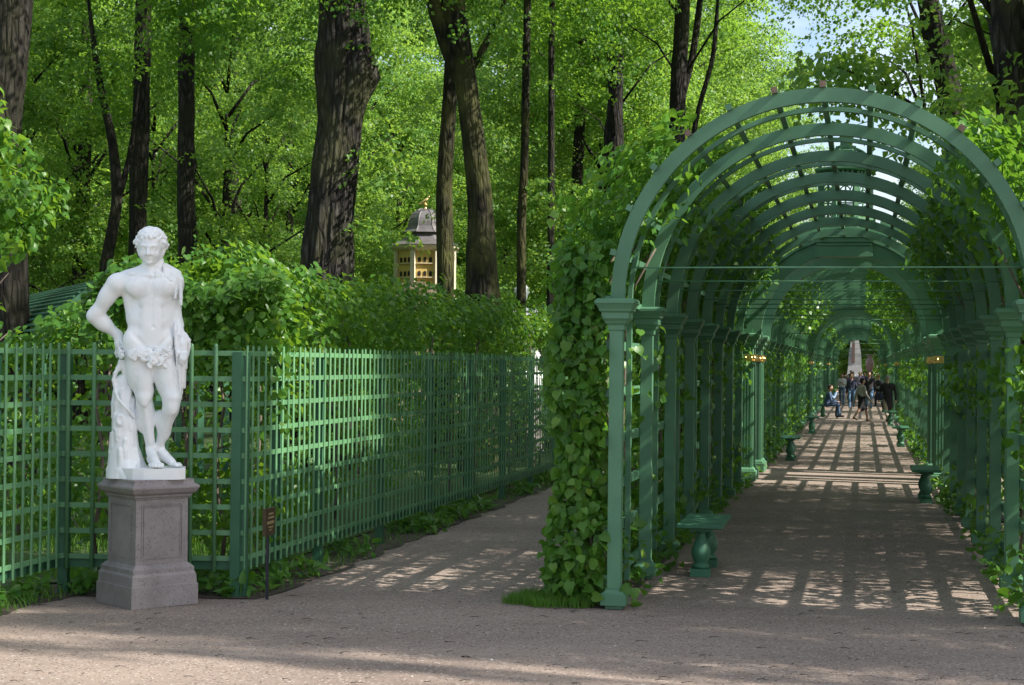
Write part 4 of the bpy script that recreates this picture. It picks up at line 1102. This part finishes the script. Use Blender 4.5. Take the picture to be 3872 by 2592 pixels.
tree('dark lime rising above the left shoulder of the tunnel with side branches', (3.92, 40), [(0, 0, 0), (0, 0, 6), (.04, 0, 8.4), (.15, 0, 11), (.2, 0, 15)], [.26, .215, .195, .175, .10], 'high_open', 2.5, 2.9, None, 20, .05, (), [([(.15, 0, 8.6), (.42, .1, 9.6), (.60, .2, 11), (.7, .2, 13)], [.10, .085, .07, .03]), ([(.25, .3, 6.4), (.55, .3, 8.2), (.95, .3, 9.6), (1.1, .3, 12)], [.07, .065, .06, .02])], seed=12, group=W)
V2 = 'limes right of the tunnel'
tree('dark leaning lime trunk high above the right shoulder of the tunnel', (8.2, 30), [(0, 0, 0), (0, 0, 4), (-.15, 0, 6.5), (-.42, 0, 7.8), (-.75, 0, 9), (-.9, 0, 13)], [.30, .24, .22, .21, .18, .10], 'high_open', .2, 1.4, None, 22, .05, [(8.2, 3.2, .10, .2)], seed=13, group=V2)
tree('dark furrowed lime trunk at the right edge above the tunnel', (7.0, 22), [(0, 0, 0), (-.1, 0, 3), (-.28, 0, 5.2), (-.42, 0, 6.8), (-.55, 0, 9), (-.6, 0, 13)], [.34, .26, .215, .21, .19, .11], 'mid', .2, 4.4, BARK_OLD, 30, .055, [(6.2, .2, .08, .3)], seed=14, group=V2)

# the rest of the wood: one mid tree, one bushy tree and two far kinds, copied with their parts
def proto(label, crown, r, h, group, loc, rz, sc):
    t = tree(label, loc, [(0, 0, 0), (.05, 0, h * .3), (-.05, .05, h * .6), (0, 0, h)], [r * 1.3, r, r * .85, r * .4], crown, 0, 0, None, 12, .05, group=group, seed=21)
    t.rotation_euler = (0, 0, rz); t.scale = (sc,) * 3
    return t
def forest(label, crown, r, h, group, spots, seed):
    rr = random.Random(seed); p = None
    for sp in spots:
        x, y = sp[:2]; rz = rr.uniform(0, 6.28); sc = rr.uniform(.85, 1.18)
        if p is None: p = t = proto(label, crown, r, h, group, (x, y, 0), rz, sc)
        else:
            t = copy_tree(p); t.location = (x, y, 0); t.rotation_euler = (0, 0, rz); t.scale = (sc,) * 3
        if len(sp) > 2: t.scale = sp[2:]; t.rotation_euler = (0, 0, 0)
forest('leafy lime tree deeper in the grove left of the tunnel', 'mid', .2, 13, 'limes deeper in the grove', [(-11.5, 44), (-14, 52), (-9.5, 56), (4.2, 52), (5.5, 63), (-6.5, 68), (1.8, 62), (3.3, 49.3), (6.0, 60.5), (8.8, 72), (11.7, 85.5), (15.2, 103), (9.2, 79), (-17, 38), (-12.5, 30), (-8.3, 61)], 61)
forest('bushy young lime filling the gaps between the trunks of the grove', 'bushy', .12, 9, 'bushy limes between the trunks', [(-10.5, 48), (-7.8, 52), (-13.5, 60), (-9, 66), (-5, 72), (-.3, 72), (-17.5, 56), (4.5, 72), (7.8, 78), (-12, 40), (-15.5, 46), (2.6, 49.5), (-7.6, 43.5)], 62)
forest('tall lime in the far wood', 'far_tall', .3, 20, 'tall trees of the far wood', [(-32, 90), (-24, 86), (-16, 92), (-9, 85), (-2, 94), (4, 88), (9.5, 96), (-27, 112), (-18, 118), (-8, 112), (2, 118), (11, 122), (16, 134), (19, 150), (36, 214), (45, 222), (53, 212), (40, 240), (-38, 115), (-13, 140), (5, 145), (-30, 75), (-23, 66)], 63)
forest('low spreading tree at the back of the wood', 'far_low', .25, 12, 'low trees of the far wood', [(-28, 96), (-20, 99), (-12, 97), (-5, 101), (1, 103), (7, 106), (-22, 76), (-15, 78), (-9, 76), (-2, 80), (3, 78), (8, 88), (33, 206), (41, 218), (49, 216), (38, 232), (47, 234), (-34, 100), (-35, 84), (12, 112)], 64)
forest('tall lime in the row to the right of the tunnel', 'mid', .24, 14, 'limes in the row right of the tunnel', [(12.8, 38), (15.9, 48), (18.8, 59), (22, 71), (25.4, 84), (29.4, 98), (33.5, 115), (37.5, 135)], 65)
forest('lime in the far right row', 'far_tall', .3, 20, 'tall limes far right', [(31, 86), (38, 104), (44, 125), (50, 150), (46, 175)], 66)
forest('lime tree out of view right of the forecourt, flattened to shape its shade', 'dense', .26, 14, 'limes added to shade the forecourt', [(6.9, 10.5, .60, .30, .62), (9.6, 9.55, .62, .30, .80), (13.3, 8.2, .7, .30, .98), (17.8, 6.6, .8, .30, 1.2), (12.6, 6.4, .26, .14, 1.15)], 67)  # unseen trees, crowns squashed so their shade falls in bands on the forecourt
forest('lime tree close to the right side of the tunnel, added to shade it', 'dense', .24, 14, 'limes added to shade the tunnel from the right', [(10.4, 16.9, .70, .70, .74), (10.8, 22.2, .72, .72, .8), (13.8, 32.5, .8, .6, .85), (14.6, 20.0, .8, .7, .95), (13.6, 14.4, .8, .62, .95)], 68)  # put in off to the right to darken the tunnel and side path

# ------------------------------------------------------------------ dovecote
YELLOW = simple('ochre plaster', (.56, .39, .12), (.66, .47, .17), 5, .85)
CREAM = simple('cream trim', (.52, .47, .34), (.62, .57, .44), 6, .8)
ZINC = simple('grey zinc roof', (.115, .105, .11), (.18, .165, .17), 3, .38, metal=.25)
HOLE_SHADE = simple('painted hole shade', (.012, .010, .010), (.02, .017, .015), 9, .9)  # near-black on solid blocks: the shade inside each hole is its colour
PINK = simple('pinkish stone', (.36, .27, .20), (.46, .35, .27), 5, .85)
dv = empty('dovecote', (-3.20, 60, 0), R(3), 'octagonal yellow dovecote with grey domed roof and gilded bird', 'dovecote')
DR = 1.06
MB().loft([(DR - .06, 3.2), (DR - .06, 6.12)], 8, rot=PI / 8).build('wall', YELLOW, dv)
MB().loft([(1.5, 0), (1.5, 3.1), (1.58, 3.15), (1.58, 3.3), (1.2, 3.4), (1.16, 4.2), (1.10, 4.25)], 8, rot=PI / 8).build('base', PINK, dv)
MB().loft([(DR - .05, 6.05), (DR + .06, 6.10), (DR + .16, 6.17), (DR + .19, 6.26), (DR - .1, 6.27)], 8, rot=PI / 8).build('cornice', CREAM, dv)
MB().loft([(DR + .22, 6.27), (DR + .02, 6.36), (.80, 6.50), (.70, 6.66), (.68, 6.74)], 8, rot=PI / 8).build('lower_roof', ZINC, dv)
MB().loft([(.82, 6.745), (.80, 6.78), (.68, 6.86), (.62, 6.98), (.60, 7.12), (.56, 7.28), (.46, 7.45), (.30, 7.58), (.10, 7.64)], 8, rot=PI / 8).build('dome', ZINC, dv)
for i in range(8):
    a = PI / 8 + i * PI / 4; k = 1 / math.cos(PI / 8)
    MB().tube([(r * k * math.cos(a), r * k * math.sin(a), z) for r, z in ((.82, 6.76), (.68, 6.87), (.62, 6.98), (.60, 7.12), (.56, 7.28), (.46, 7.45), (.30, 7.58), (.10, 7.65))], .018, 6).build('roof_rib', ZINC, dv)
    q = (DR - .01) * k
    MB().box((q * math.cos(a), q * math.sin(a), 5.1), (.10, .17, 1.95), a).build('corner_pilaster', CREAM, dv)
shelf_me = MB().box((0, 0, 0), (.60, .10, .025)).mesh('perch_shelf', CREAM)
hole_me = MB().prism([(-.055, -.08), (.055, -.08), (.055, .05), (.038, .085), (0, .10), (-.038, .085), (-.055, .05)], -.02, .02).mesh('pigeon_hole', HOLE_SHADE)
for i in range(8):
    a = -PI / 2 + i * PI / 4
    if math.sin(a) > .1: continue
    q = DR - .06
    for z in (5.72, 5.22, 4.72):
        s_ = put('perch_shelf', shelf_me, dv, ((q + .03) * math.cos(a), (q + .03) * math.sin(a), z - .13), a + PI / 2)
        for k in (-1, 0, 1):
            o = put('pigeon_hole', hole_me, dv, (q * math.cos(a) - k * .20 * math.sin(a), q * math.sin(a) + k * .20 * math.cos(a), z))
            o.rotation_euler = (PI / 2, 0, a + PI / 2)
bf = Field((-.35, -.2, -.05), (.35, .2, .62), .012)
bf.ell((0, 0, .03), (.05, .05, .04), .01).cap((0, 0, .03), (0, 0, .12), .03, .045, .02).ell((0, 0, .15), (.075, .075, .07), .02)
bf.ell((-.03, 0, .30), (.15, .075, .075), .03, M=Matrix.Rotation(R(-38), 3, 'Y')).cap((.05, 0, .36), (.10, 0, .44), .045, .035, .03).ell((.115, 0, .465), (.045, .035, .038), .015).cap((.15, 0, .462), (.185, 0, .45), .014, .005, .01)
bf.cap((-.10, 0, .25), (-.26, 0, .17), .045, .02, .03).cap((0, 0, .17), (0, 0, .26), .02, .03, .02)
bo = put('bird', bf.mesh('bird', [GOLD]), dv, (0, 0, 7.62), R(10))
# curved scroll wall in front of the dovecote
sw = empty('scroll_wall', (-3.35, 57.6, 0), 0, 'pinkish curved garden wall below the dovecote', 'wall')
pw = [(-.75, 0), (1.45, 0), (1.45, 4.25), (1.2, 4.28)] + [(.0 + 1.0 * math.cos(t), 4.25 + .62 * math.sin(t)) for t in np.linspace(.1, 1.5, 8)] + [(-.5, 4.80), (-.75, 4.7)]
wm = MB().prism(pw, -.16, .16); wm.v = [(x, z, y) for x, y, z in wm.v]; wm.f = [tuple(reversed(q)) for q in wm.f]
wm.build('wall', PINK, sw)

# ------------------------------------------------------------------ low green lattice roof behind the bushes
la = empty('lattice_arbour', (-5.1, 22.4, 0), math.atan2(7.4, -3.4), 'dark green lattice barrel roof of an arbour behind the bushes', 'arbour')
for x in np.arange(0, 7.3, 1.4):
    MB().arc(0, 0, 1.20, 1.28, -.05, .05, 0, PI, 30).build('hoop', GREEN_DARK, la, (x, 0, 1.90))
for o in la.children: o.rotation_euler = (0, 0, PI / 2)
for k in range(45):
    a = PI * k / 44
    MB().box((3.5, 1.30 * math.cos(a), 1.90 + 1.30 * math.sin(a)), (7.1, .035, .022), M=Matrix.Rotation(PI / 2 - a, 3, 'X').transposed()).build('lath', GREEN_DARK, la)
for x in np.arange(0, 7.3, 1.4):
    for y in (-1.24, 1.24): MB().box((x, y, .97), (.09, .09, 1.94)).build('post', GREEN_DARK, la)

# ------------------------------------------------------------------ white heads of two more statues behind the long hedge
def bust(loc, label, top):
    r = empty('marble_bust', loc, R(20), label, 'statue')
    g = Field((-.45, -.35, -.7), (.45, .35, .42), .016)
    g.ell((0, 0, .14), (.135, .16, .17), .03).ell((-.0, -.10, .07), (.085, .09, .12), .03).cap((0, 0, -.12), (0, 0, .02), .085, .075, .04).cap((-.28, .02, -.3), (.28, .02, -.3), .12, .12, .08).ell((0, 0, -.45), (.30, .2, .25), .08)
    rg = np.random.default_rng(int(abs(loc[1])))
    for i in range(70):
        a = rg.uniform(0, 6.28); z = rg.uniform(0, 1); q = math.sqrt(1 - z * z)
        if q * math.sin(a) < -.5 and z < .5: continue
        p = np.array((q * math.cos(a) * .14, q * math.sin(a) * .16, .16 + z * .16)); g.cap(p, p + rg.normal(0, .03, 3), .035, .022, .012)
    put('bust', g.mesh('bust', [MARBLE]), r)
    MB().loft([(.24, -loc[2]), (.24, -loc[2] + .3), (.19, -loc[2] + .34), (.18, -.75), (.22, -.70), (.22, -.62)]).build('pedestal', GRANITE, r)
    return r
bust((.21, 36.5, 3.45), 'white curly marble head peeping over the hedge beside the tunnel', 3.1)
bust((.43, 31.0, 2.05), 'white marble bust glimpsed above the fence beside the climber', 2.4).scale = (.6, .6, .8)

# ------------------------------------------------------------------ monument at the end of the vista
PALE = simple('pale stone', (.28, .28, .285), (.37, .37, .375), 3, .8)
GREY = simple('grey stone', (.22, .215, .21), (.30, .295, .29), 3, .8)
PORPH = simple('porphyry', (.13, .085, .075), (.19, .12, .105), 12, .45)
def along(s, t): return T(s, t)
mx = along(176, 1.15)
mo = empty('stone_monument', mx, TUN, 'pale flared stone monument with dark red inlay at the end of the tunnel', 'monument')
MB().loft([(1.05, 0), (1.0, .5), (.86, 1.2), (.84, 1.25), (.72, 2.2), (.70, 2.9), (.66, 3.6), (.50, 4.6), (.40, 5.2)]).build('shaft', PALE, mo)
MB().box((-.18, -.70, 3.7), (.34, .16, 2.4)).build('inlay', PORPH, mo)
MB().loft([(1.5, 0), (1.5, .25), (1.25, .28), (1.25, .55)]).build('step', GREY, mo)
vx = along(168, 2.75)
vo = empty('porphyry_vase', vx, TUN, 'large brown porphyry vase on a grey pedestal beside the pale monument', 'vase')
vo.scale = (.72, .72, .80)
MB().loft([(.95, 0), (.95, .3), (.7, .36), (.66, 1.1), (.74, 1.16), (.74, 1.3)]).build('pedestal', GREY, vo)
MB().loft([(.34, 1.3), (.30, 1.42), (.12, 1.55), (.12, 1.7), (.30, 1.9), (.52, 2.4), (.60, 3.0), (.58, 3.4), (.40, 3.65), (.30, 3.75), (.30, 4.0), (.55, 4.15), (.58, 4.25)], 28, rot=0, smooth=True).build('vase', PORPH, vo)

# ------------------------------------------------------------------ people
def cloth(name, c): return simple(name, tuple(x * .8 for x in c), c, 14, .85, bs=.25, bd=.01)
SKIN = simple('skin', (.42, .245, .165), (.48, .29, .205), 8, .55)
HAIRD = cloth('dark hair', (.022, .014, .010)); HAIRG = cloth('grey hair', (.30, .28, .26)); HAIRB = cloth('brown hair', (.085, .045, .022)); HAIRL = cloth('light hair', (.30, .19, .09))
SHOE = cloth('dark shoes', (.02, .018, .018)); TAN = cloth('tan shoes', (.16, .09, .05))
CLO = {k: cloth(k + ' cloth', v) for k, v in dict(cream=(.40, .385, .345), black=(.014, .014, .018), blue=(.045, .085, .165), jeans=(.060, .105, .190), beige=(.36, .31, .25), white=(.66, .66, .66), purple=(.17, .045, .24), navy=(.018, .024, .055), grey=(.21, .21, .22), red=(.26, .03, .022), khaki=(.17, .145, .095), sky=(.22, .33, .48), denim=(.10, .19, .33), lilac=(.36, .29, .50)).items()}

def person(label, s, t, head, h, stride, top, legs, hair, shoe=SHOE, skirt=None, longcoat=False, sitting=False, woman=False, arms='walk', fine=False, group='people strolling in the tunnel', baglabel=None, lean=0.0, hood=False):
    """one continuous body: x right, y forward, z up; materials by body region"""
    q = h / 1.72; vox = .0125 if fine else .019
    g = Field((-.62 * q, -.78 * q, -.03), (.62 * q, .85 * q, h + .06), vox)
    A = lambda x, y, z: (x * q, y * q, z * q)
    mats = [CLO[top], CLO[legs], SKIN, hair, shoe, CLO[skirt] if skirt else CLO[legs]]
    sh = .185 if woman else .215
    hz = .92
    dz = -.42 if sitting else 0.0
    def C(a, b, ra, rb, k=.03, m=0): g.cap(A(*a), A(*b), ra * q, rb * q, k * q, m)
    def E(p, r, k=.03, m=0): g.ell(A(*p), tuple(x * q for x in r), k * q, m)
    fwd = lean
    # legs
    for sd, ph in ((-1, stride), (1, -stride)):
        hip = (sd * .09, 0, hz + dz)
        if sitting:
            kn = (sd * .12, .43, .50); an = (sd * .13, .44 + (.06 if sd > 0 else -.04), .09)
        else:
            y = .42 * ph; kn = (sd * .10, y * .62 + .05, .50); back = max(0, -ph)
            an = (sd * .095, y - .10 * back, .085 + .13 * back)
        lm = 1
        C(hip, kn, .092, .062, .03, 5 if skirt else lm); C(kn, an, .060, .040, .025, 2 if skirt else lm)
        if not skirt: C((kn[0], kn[1], kn[2]), (an[0], an[1] - .01, an[2] + .02), .066, .058, .02, 1)
        bk = 0 if sitting else max(0, -ph)
        C((an[0], an[1] - .03, an[2] - .045), (an[0] + sd * .015, an[1] + .15 - .05 * bk, an[2] - .055 - .06 * bk), .037, .030, .02, 4)
    # trunk
    E((0, 0, hz + dz + .03), (.165, .115, .14), .04, 1 if not skirt else 5)
    if skirt: C((0, 0, hz + .05), (0, .01, .56), .145, .165, .03, 5)
    b0 = (0, .01 * 0, hz + dz + .06); b1 = (0, fwd, hz + dz + .42)
    C((-.05, 0, b0[2]), (-.07, fwd * .9, b1[2] - .06), .115, .125, .05); C((.05, 0, b0[2]), (.07, fwd * .9, b1[2] - .06), .115, .125, .05)
    C((-sh + .05, fwd, b1[2] + .01), (sh - .05, fwd, b1[2] + .01), .075, .075, .05)
    if longcoat: C((0, -.01, b0[2] + .05), (0, 0, .62), .16, .185, .05); C((-.06, 0, .85), (-.09, 0, .60), .11, .11, .04); C((.06, 0, .85), (.09, 0, .60), .11, .11, .04)
    else: E((0, 0, b0[2] - .02), (.172, .125, .10), .03)
    # neck, head
    nz = b1[2] + .07; C((0, fwd, nz - .02), (0, fwd + .02, nz + .09), .058, .052, .02, 2)
    hy = fwd + .035; hz2 = nz + .185
    E((0, hy, hz2), (.075, .092, .112), .02, 2); E((0, hy + .045, hz2 - .06), (.05, .05, .055), .02, 2)
    C((0, hy + .088, hz2 + .01), (0, hy + .108, hz2 - .025), .010, .015, .01, 2)
    for sd in (-1, 1): E((sd * .078, hy - .005, hz2 - .01), (.014, .022, .030), .006, 2)
    E((0, hy - .022, hz2 + .032), (.086, .094, .100), .012, 3)
    if woman: E((0, hy - .055, hz2 - .02), (.080, .06, .10), .02, 3)
    # arms and hands
    for sd in (-1, 1):
        S = (sd * sh, fwd, b1[2] + .005); ph = -stride if sd < 0 else stride
        if arms == 'lap' or sitting:
            el = (sd * (sh + .05), fwd + .08, b1[2] - .27); wr = (sd * .10, fwd + .30, b1[2] - .30)
            if arms == 'camera' : wr = (sd * .06, fwd + .30, b1[2] + .08); el = (sd * (sh + .07), fwd + .16, b1[2] - .18)
        elif arms == 'chest':
            el = (sd * (sh + .06), fwd - .02, b1[2] - .27); wr = (sd * .07, fwd + .22, b1[2] - .15)
        else:
            el = (sd * (sh + .045), fwd + ph * .14 - .03, b1[2] - .285); wr = (sd * (sh + .035), fwd + ph * .30 + .04, b1[2] - .52)
        C(S, el, .060, .047, .035); C(el, wr, .047, .036, .02)
        d = Vector(wr) - Vector(el); d.normalize(); w = Vector(wr)
        p0 = w + d * .02; p1 = w + d * .085
        C(tuple(w), tuple(p0), .026, .030, .012, 2); C(tuple(p0), tuple(p1), .030, .030, .012, 2)
        sx = Vector((0, 1, 0)) - d * d.y
        if sx.length < .1: sx = Vector((1, 0, 0)) - d * d.x
        sx.normalize(); inn = Vector((-sd, 0, 0))
        if fine:
            for k in range(4):
                o = sx * (.027 - k * .018); L = (.066, .075, .070, .055)[k]
                C(tuple(p1 + o), tuple(p1 + o + d * L * .55 + inn * .006), .0105, .0095, .003, 2); C(tuple(p1 + o + d * L * .55 + inn * .006), tuple(p1 + o + d * L + inn * .026), .0095, .008, .003, 2)
            C(tuple(p0 + sx * .026), tuple(p0 + sx * .052 + d * .035 + inn * .010), .013, .010, .006, 2); C(tuple(p0 + sx * .052 + d * .035 + inn * .010), tuple(p0 + sx * .056 + d * .065 + inn * .02), .010, .008, .004, 2)
        else:
            C(tuple(p1), tuple(p1 + d * .06 + inn * .02), .026, .018, .012, 2); C(tuple(p0 + sx * .02), tuple(p0 + sx * .045 + d * .05), .014, .011, .008, 2)
    o = put('person', g.mesh('person', mats), None, T(s, t), TUN + R(head))
    return tag(o, label, 'person', group)
P_ = person
P_('woman in a pale jacket and black knee length skirt crossing the path', 49.6, 2.0, -60, 1.64, .75, 'cream', 'black', HAIRD, TAN, skirt='black', woman=True, arms='walk', fine=True)
P_('person in a long dark coat and pale trousers beside the right pilaster', 48.6, 2.93, 12, 1.76, -.8, 'black', 'beige', HAIRG, SHOE, longcoat=True, fine=True)
P_('man in blue jacket and jeans sitting at the near end of the bench', 54.15, .62, -90, 1.74, 0, 'blue', 'jeans', HAIRD, SHOE, sitting=True, arms='lap', fine=True, lean=.10, group='seated men')
P_('man in pale blue shirt with raised arms sitting beside the blue jacket', 54.95, .62, -80, 1.72, 0, 'sky', 'black', HAIRG, SHOE, sitting=True, arms='camera', fine=True, lean=.06, group='seated men')
P_('tall person in black coat walking in the middle of the tunnel', 69.4, 2.35, 180, 1.80, .6, 'black', 'denim', HAIRD, longcoat=True)
P_('person in grey top with a dark backpack on the right', 74.0, 2.85, 20, 1.66, .5, 'grey', 'black', HAIRL)
P_('person in dark blue jacket and jeans left of the pale jacket', 69.0, 1.50, 180, 1.70, -.6, 'navy', 'denim', HAIRB, woman=True)
P_('person in a bright white jacket and light jeans on the left', 76.0, .95, 175, 1.70, .6, 'white', 'denim', HAIRB, woman=True, arms='chest')
P_('person in a purple top on the left of the crowd', 80.5, 1.35, 0, 1.68, .4, 'purple', 'black', HAIRB, woman=True)
P_('person in a grey coat in the middle of the crowd', 88, 1.45, 0, 1.78, -.4, 'grey', 'navy', HAIRG)
P_('person in a lilac shirt behind the pale jacket', 90, 1.85, 180, 1.74, .3, 'lilac', 'khaki', HAIRL)
P_('person in dark blue sweater in the crowd', 93, 2.35, 180, 1.74, -.5, 'blue', 'navy', HAIRB)
P_('person in beige jacket in the far crowd', 97, 2.6, 0, 1.72, .4, 'beige', 'jeans', HAIRD)
P_('person in red jacket in the far crowd', 103, 2.15, 180, 1.70, .4, 'red', 'black', HAIRD, woman=True)
P_('person in white shirt at the back of the crowd', 108, 1.25, 180, 1.76, -.4, 'white', 'black', HAIRG)
P_('person in khaki jacket at the far left', 106, .8, 0, 1.70, .3, 'khaki', 'navy', HAIRB, woman=True)
P_('person in pale blue blouse at the far end', 116, 1.9, 0, 1.66, .3, 'sky', 'beige', HAIRL, woman=True)
P_('person in dark sweater at the far end', 120, 1.1, 180, 1.78, .3, 'navy', 'khaki', HAIRD)
bagm = Field((-.25, -.2, -.2), (.25, .2, .25), .015); bagm.ell((0, 0, 0), (.17, .08, .14), .03).cap((-.1, 0, -.08), (.1, 0, -.08), .06, .06, .04)
def bag(label, s, t, z, m):
    o = put('bag', bagm.mesh('bag', [m]), None, T(s, t, z), TUN); tag(o, label, 'bag')
bag('dark grey shoulder bag carried by the person in the long dark coat', 48.45, 2.62, .98, CLO['navy'])
bag('black backpack worn by the person in the grey top', 73.85, 2.80, 1.22, CLO['black'])

# ------------------------------------------------------------------ grass, weeds, litter
def blades(name, pts, hmin, hmax, w, seed, mat=GRASS, lean=.35):
    rng = np.random.default_rng(seed); n = len(pts); hh = rng.uniform(hmin, hmax, n); a = rng.uniform(0, 2 * PI, n)
    L = rng.uniform(.1, 1, n) * lean; b = rng.uniform(0, 2 * PI, n)
    sx = np.stack([np.cos(a), np.sin(a), 0 * a], 1) * w * rng.uniform(.6, 1.2, (n, 1)); ln = np.stack([np.cos(b) * L, np.sin(b) * L, 0 * a], 1)
    up = np.array([0, 0, 1.0])
    p1 = pts + up * (hh * .55)[:, None] + ln * (hh * .35)[:, None]; p2 = pts + up * (hh * .97)[:, None] + ln * hh[:, None]
    v = np.stack([pts - sx, pts + sx, p1 + sx * .7, p1 - sx * .7, p2 + sx * .12, p2 - sx * .12], 1).reshape(-1, 3)
    q = (np.array([(0, 1, 2, 3), (3, 2, 4, 5)])[None] + (np.arange(n) * 6)[:, None, None]).reshape(-1, 4)
    o = bpy.data.objects.new(name, mesh_np(name, v, quads=q, mats=[mat])); o['kind'] = 'stuff'
    return link(o)
rng = np.random.default_rng(77)
# tuft at the foot of the climber
n = 3600; tt = rng.uniform(-1.02, -.16, n); ss = rng.uniform(-.22, .55, n) ; k = (ss > -.20 + .22 * ((tt + .55) / .45) ** 2 - .03 * np.sin(tt * 19)) & (tt > -.98 + .25 * ss)
pts = np.array([T(a, b, .004) for a, b in zip(ss[k], tt[k])]); o = blades('grass', pts, .04, .105, .0035, 1, lean=.6)
tag(o, 'small tuft of bright grass at the foot of the front column', 'grass')
# lawn behind the fences
n = 26000; pts = np.stack([rng.uniform(-8.5, -2.6, n), rng.uniform(15.2, 27, n), np.full(n, .015)], 1); k = wob(pts, 1.3, 4) > -.9
o = blades('grass', pts[k], .07, .26, .006, 2, lean=.7); tag(o, 'sunlit lawn grass seen through the fence behind the statue', 'grass')
# weeds along the fence foot
ws = rng.uniform(.1, 16, 420); P = []; Nn = []
fa = np.array(FA); uu = np.array(u2); rr_ = np.array(r2)
for q in ws:
    if math.sin(q * 2.3) + math.sin(q * .9 + 1) < -.1: continue
    c0 = fa + uu * q + rr_ * rng.uniform(-.35, .20)
    m = rng.integers(4, 10); P.append(np.stack([c0[0] + rng.normal(0, .06, m), c0[1] + rng.normal(0, .06, m), rng.uniform(.02, .17, m)], 1)); Nn.append(np.tile([.2, -.3, .8], (m, 1)))
for q in rng.uniform(0, 1, 60):
    c0 = np.array(FL) * (1 - q) + fa * q + rr_ * 0 + np.array([0, rng.uniform(-.05, .35)]); m = rng.integers(4, 9); P.append(np.stack([c0[0] + rng.normal(0, .06, m), c0[1] + rng.normal(0, .05, m), rng.uniform(.02, .16, m)], 1)); Nn.append(np.tile([.2, -.3, .8], (m, 1)))
for q in rng.uniform(0, 2.4, 60):
    c0 = np.array(FL) - uu * q - rr_ * rng.uniform(-.08, .4); m = rng.integers(4, 9); P.append(np.stack([c0[0] + rng.normal(0, .06, m), c0[1] + rng.normal(0, .05, m), rng.uniform(.02, .18, m)], 1)); Nn.append(np.tile([.2, -.3, .8], (m, 1)))
P = np.concatenate(P); Nn = np.concatenate(Nn)
o = foliage('weeds', None, P, Nn, rng, .04, .10, HEART_V * [.7, 1.3, 1], HEART_Q, LEAF_VINE, -.1, .9); tag(o, 'low weeds growing along the foot of the trellis fence', 'weeds')
gp = []
for q in rng.uniform(0, 18, 1500):
    c0 = fa + uu * q + rr_ * rng.uniform(-.4, .26); gp.append((c0[0], c0[1], .005))
for q in rng.uniform(-2.6, 0, 600):
    c0 = np.array(FL) + uu * q + rr_ * rng.uniform(-.4, .20); gp.append((c0[0], c0[1], .005))
o = blades('grass', np.array(gp), .04, .16, .004, 3, lean=.9); tag(o, 'thin grass blades along the fence feet', 'grass')
# weeds inside the tunnel at the column feet
P = []
for side, base in ((-1, 0), (1, WID)):
    for q in rng.uniform(0, 40, 260):
        c0 = T(q, base + rng.uniform(-.20, .16)); m = 5; P.append(np.stack([c0[0] + rng.normal(0, .05, m), c0[1] + rng.normal(0, .05, m), rng.uniform(.02, .2, m)], 1))
P = np.concatenate(P); o = foliage('weeds', None, P, np.tile([0, -.3, .8], (len(P), 1)), rng, .05, .10, HEART_V, HEART_Q, LEAF_VINE, .3, .9); tag(o, 'low leaves around the feet of the tunnel columns', 'weeds')
# small stones, twigs and fallen scraps on the gravel
OCT = np.array([(1, 0, 0), (0, 1, 0), (-1, 0, 0), (0, -1, 0), (0, 0, .7), (0, 0, -.7)], float); OT = np.array([(0, 1, 4), (1, 2, 4), (2, 3, 4), (3, 0, 4), (1, 0, 5), (2, 1, 5), (3, 2, 5), (0, 3, 5)])
n = 5000; pos = np.stack([rng.uniform(-5, 5, n), 9.8 + 10 * rng.uniform(0, 1, n) ** 1.6, np.full(n, .001)], 1); sz = rng.gamma(2.0, .0014, n) + .0015
v = (pos[:, None] + OCT[None] * sz[:, None, None] * rng.uniform(.6, 1.3, (n, 6, 1))).reshape(-1, 3); t3 = (OT[None] + (np.arange(n) * 6)[:, None, None]).reshape(-1, 3)
PEB = new_mat('pebbles'); g_ = PEB[1].nodes.new('ShaderNodeNewGeometry'); r_ = ramp(PEB[1], [(0, (.16, .12, .10)), (.6, (.33, .27, .23)), (.93, (.42, .37, .33)), (1, (.75, .73, .70))])
PEB[1].links.new(g_.outputs['Random Per Island'], r_.inputs[0]); PEB[1].links.new(r_.outputs[0], PEB[2].inputs['Base Color']); PEB[2].inputs['Roughness'].default_value = .5
o = put('gravel', mesh_np('gravel', v, tris=t3, mats=[PEB[0]])); tag(o, 'loose small stones on the forecourt', 'gravel', kind='stuff')
m = MB(); rr = random.Random(9)
for i in range(210):
    x, y = rr.uniform(-4.5, 4.5), 10 + 6 * rr.random() ** 1.4; a = rr.uniform(-.7, .7); L = rr.uniform(.02, .10)
    p = Vector((x, y, .006)); d = Vector((math.cos(a), math.sin(a), 0)); m.tube([p, p + d * L * .5 + Vector((0, rr.uniform(-.01, .01), .006)), p + d * L], [.0025, .002, .001], 4)
o = m.build('twig_litter', BARK); tag(o, 'scattered dark twigs on the forecourt gravel', 'twigs', kind='stuff')
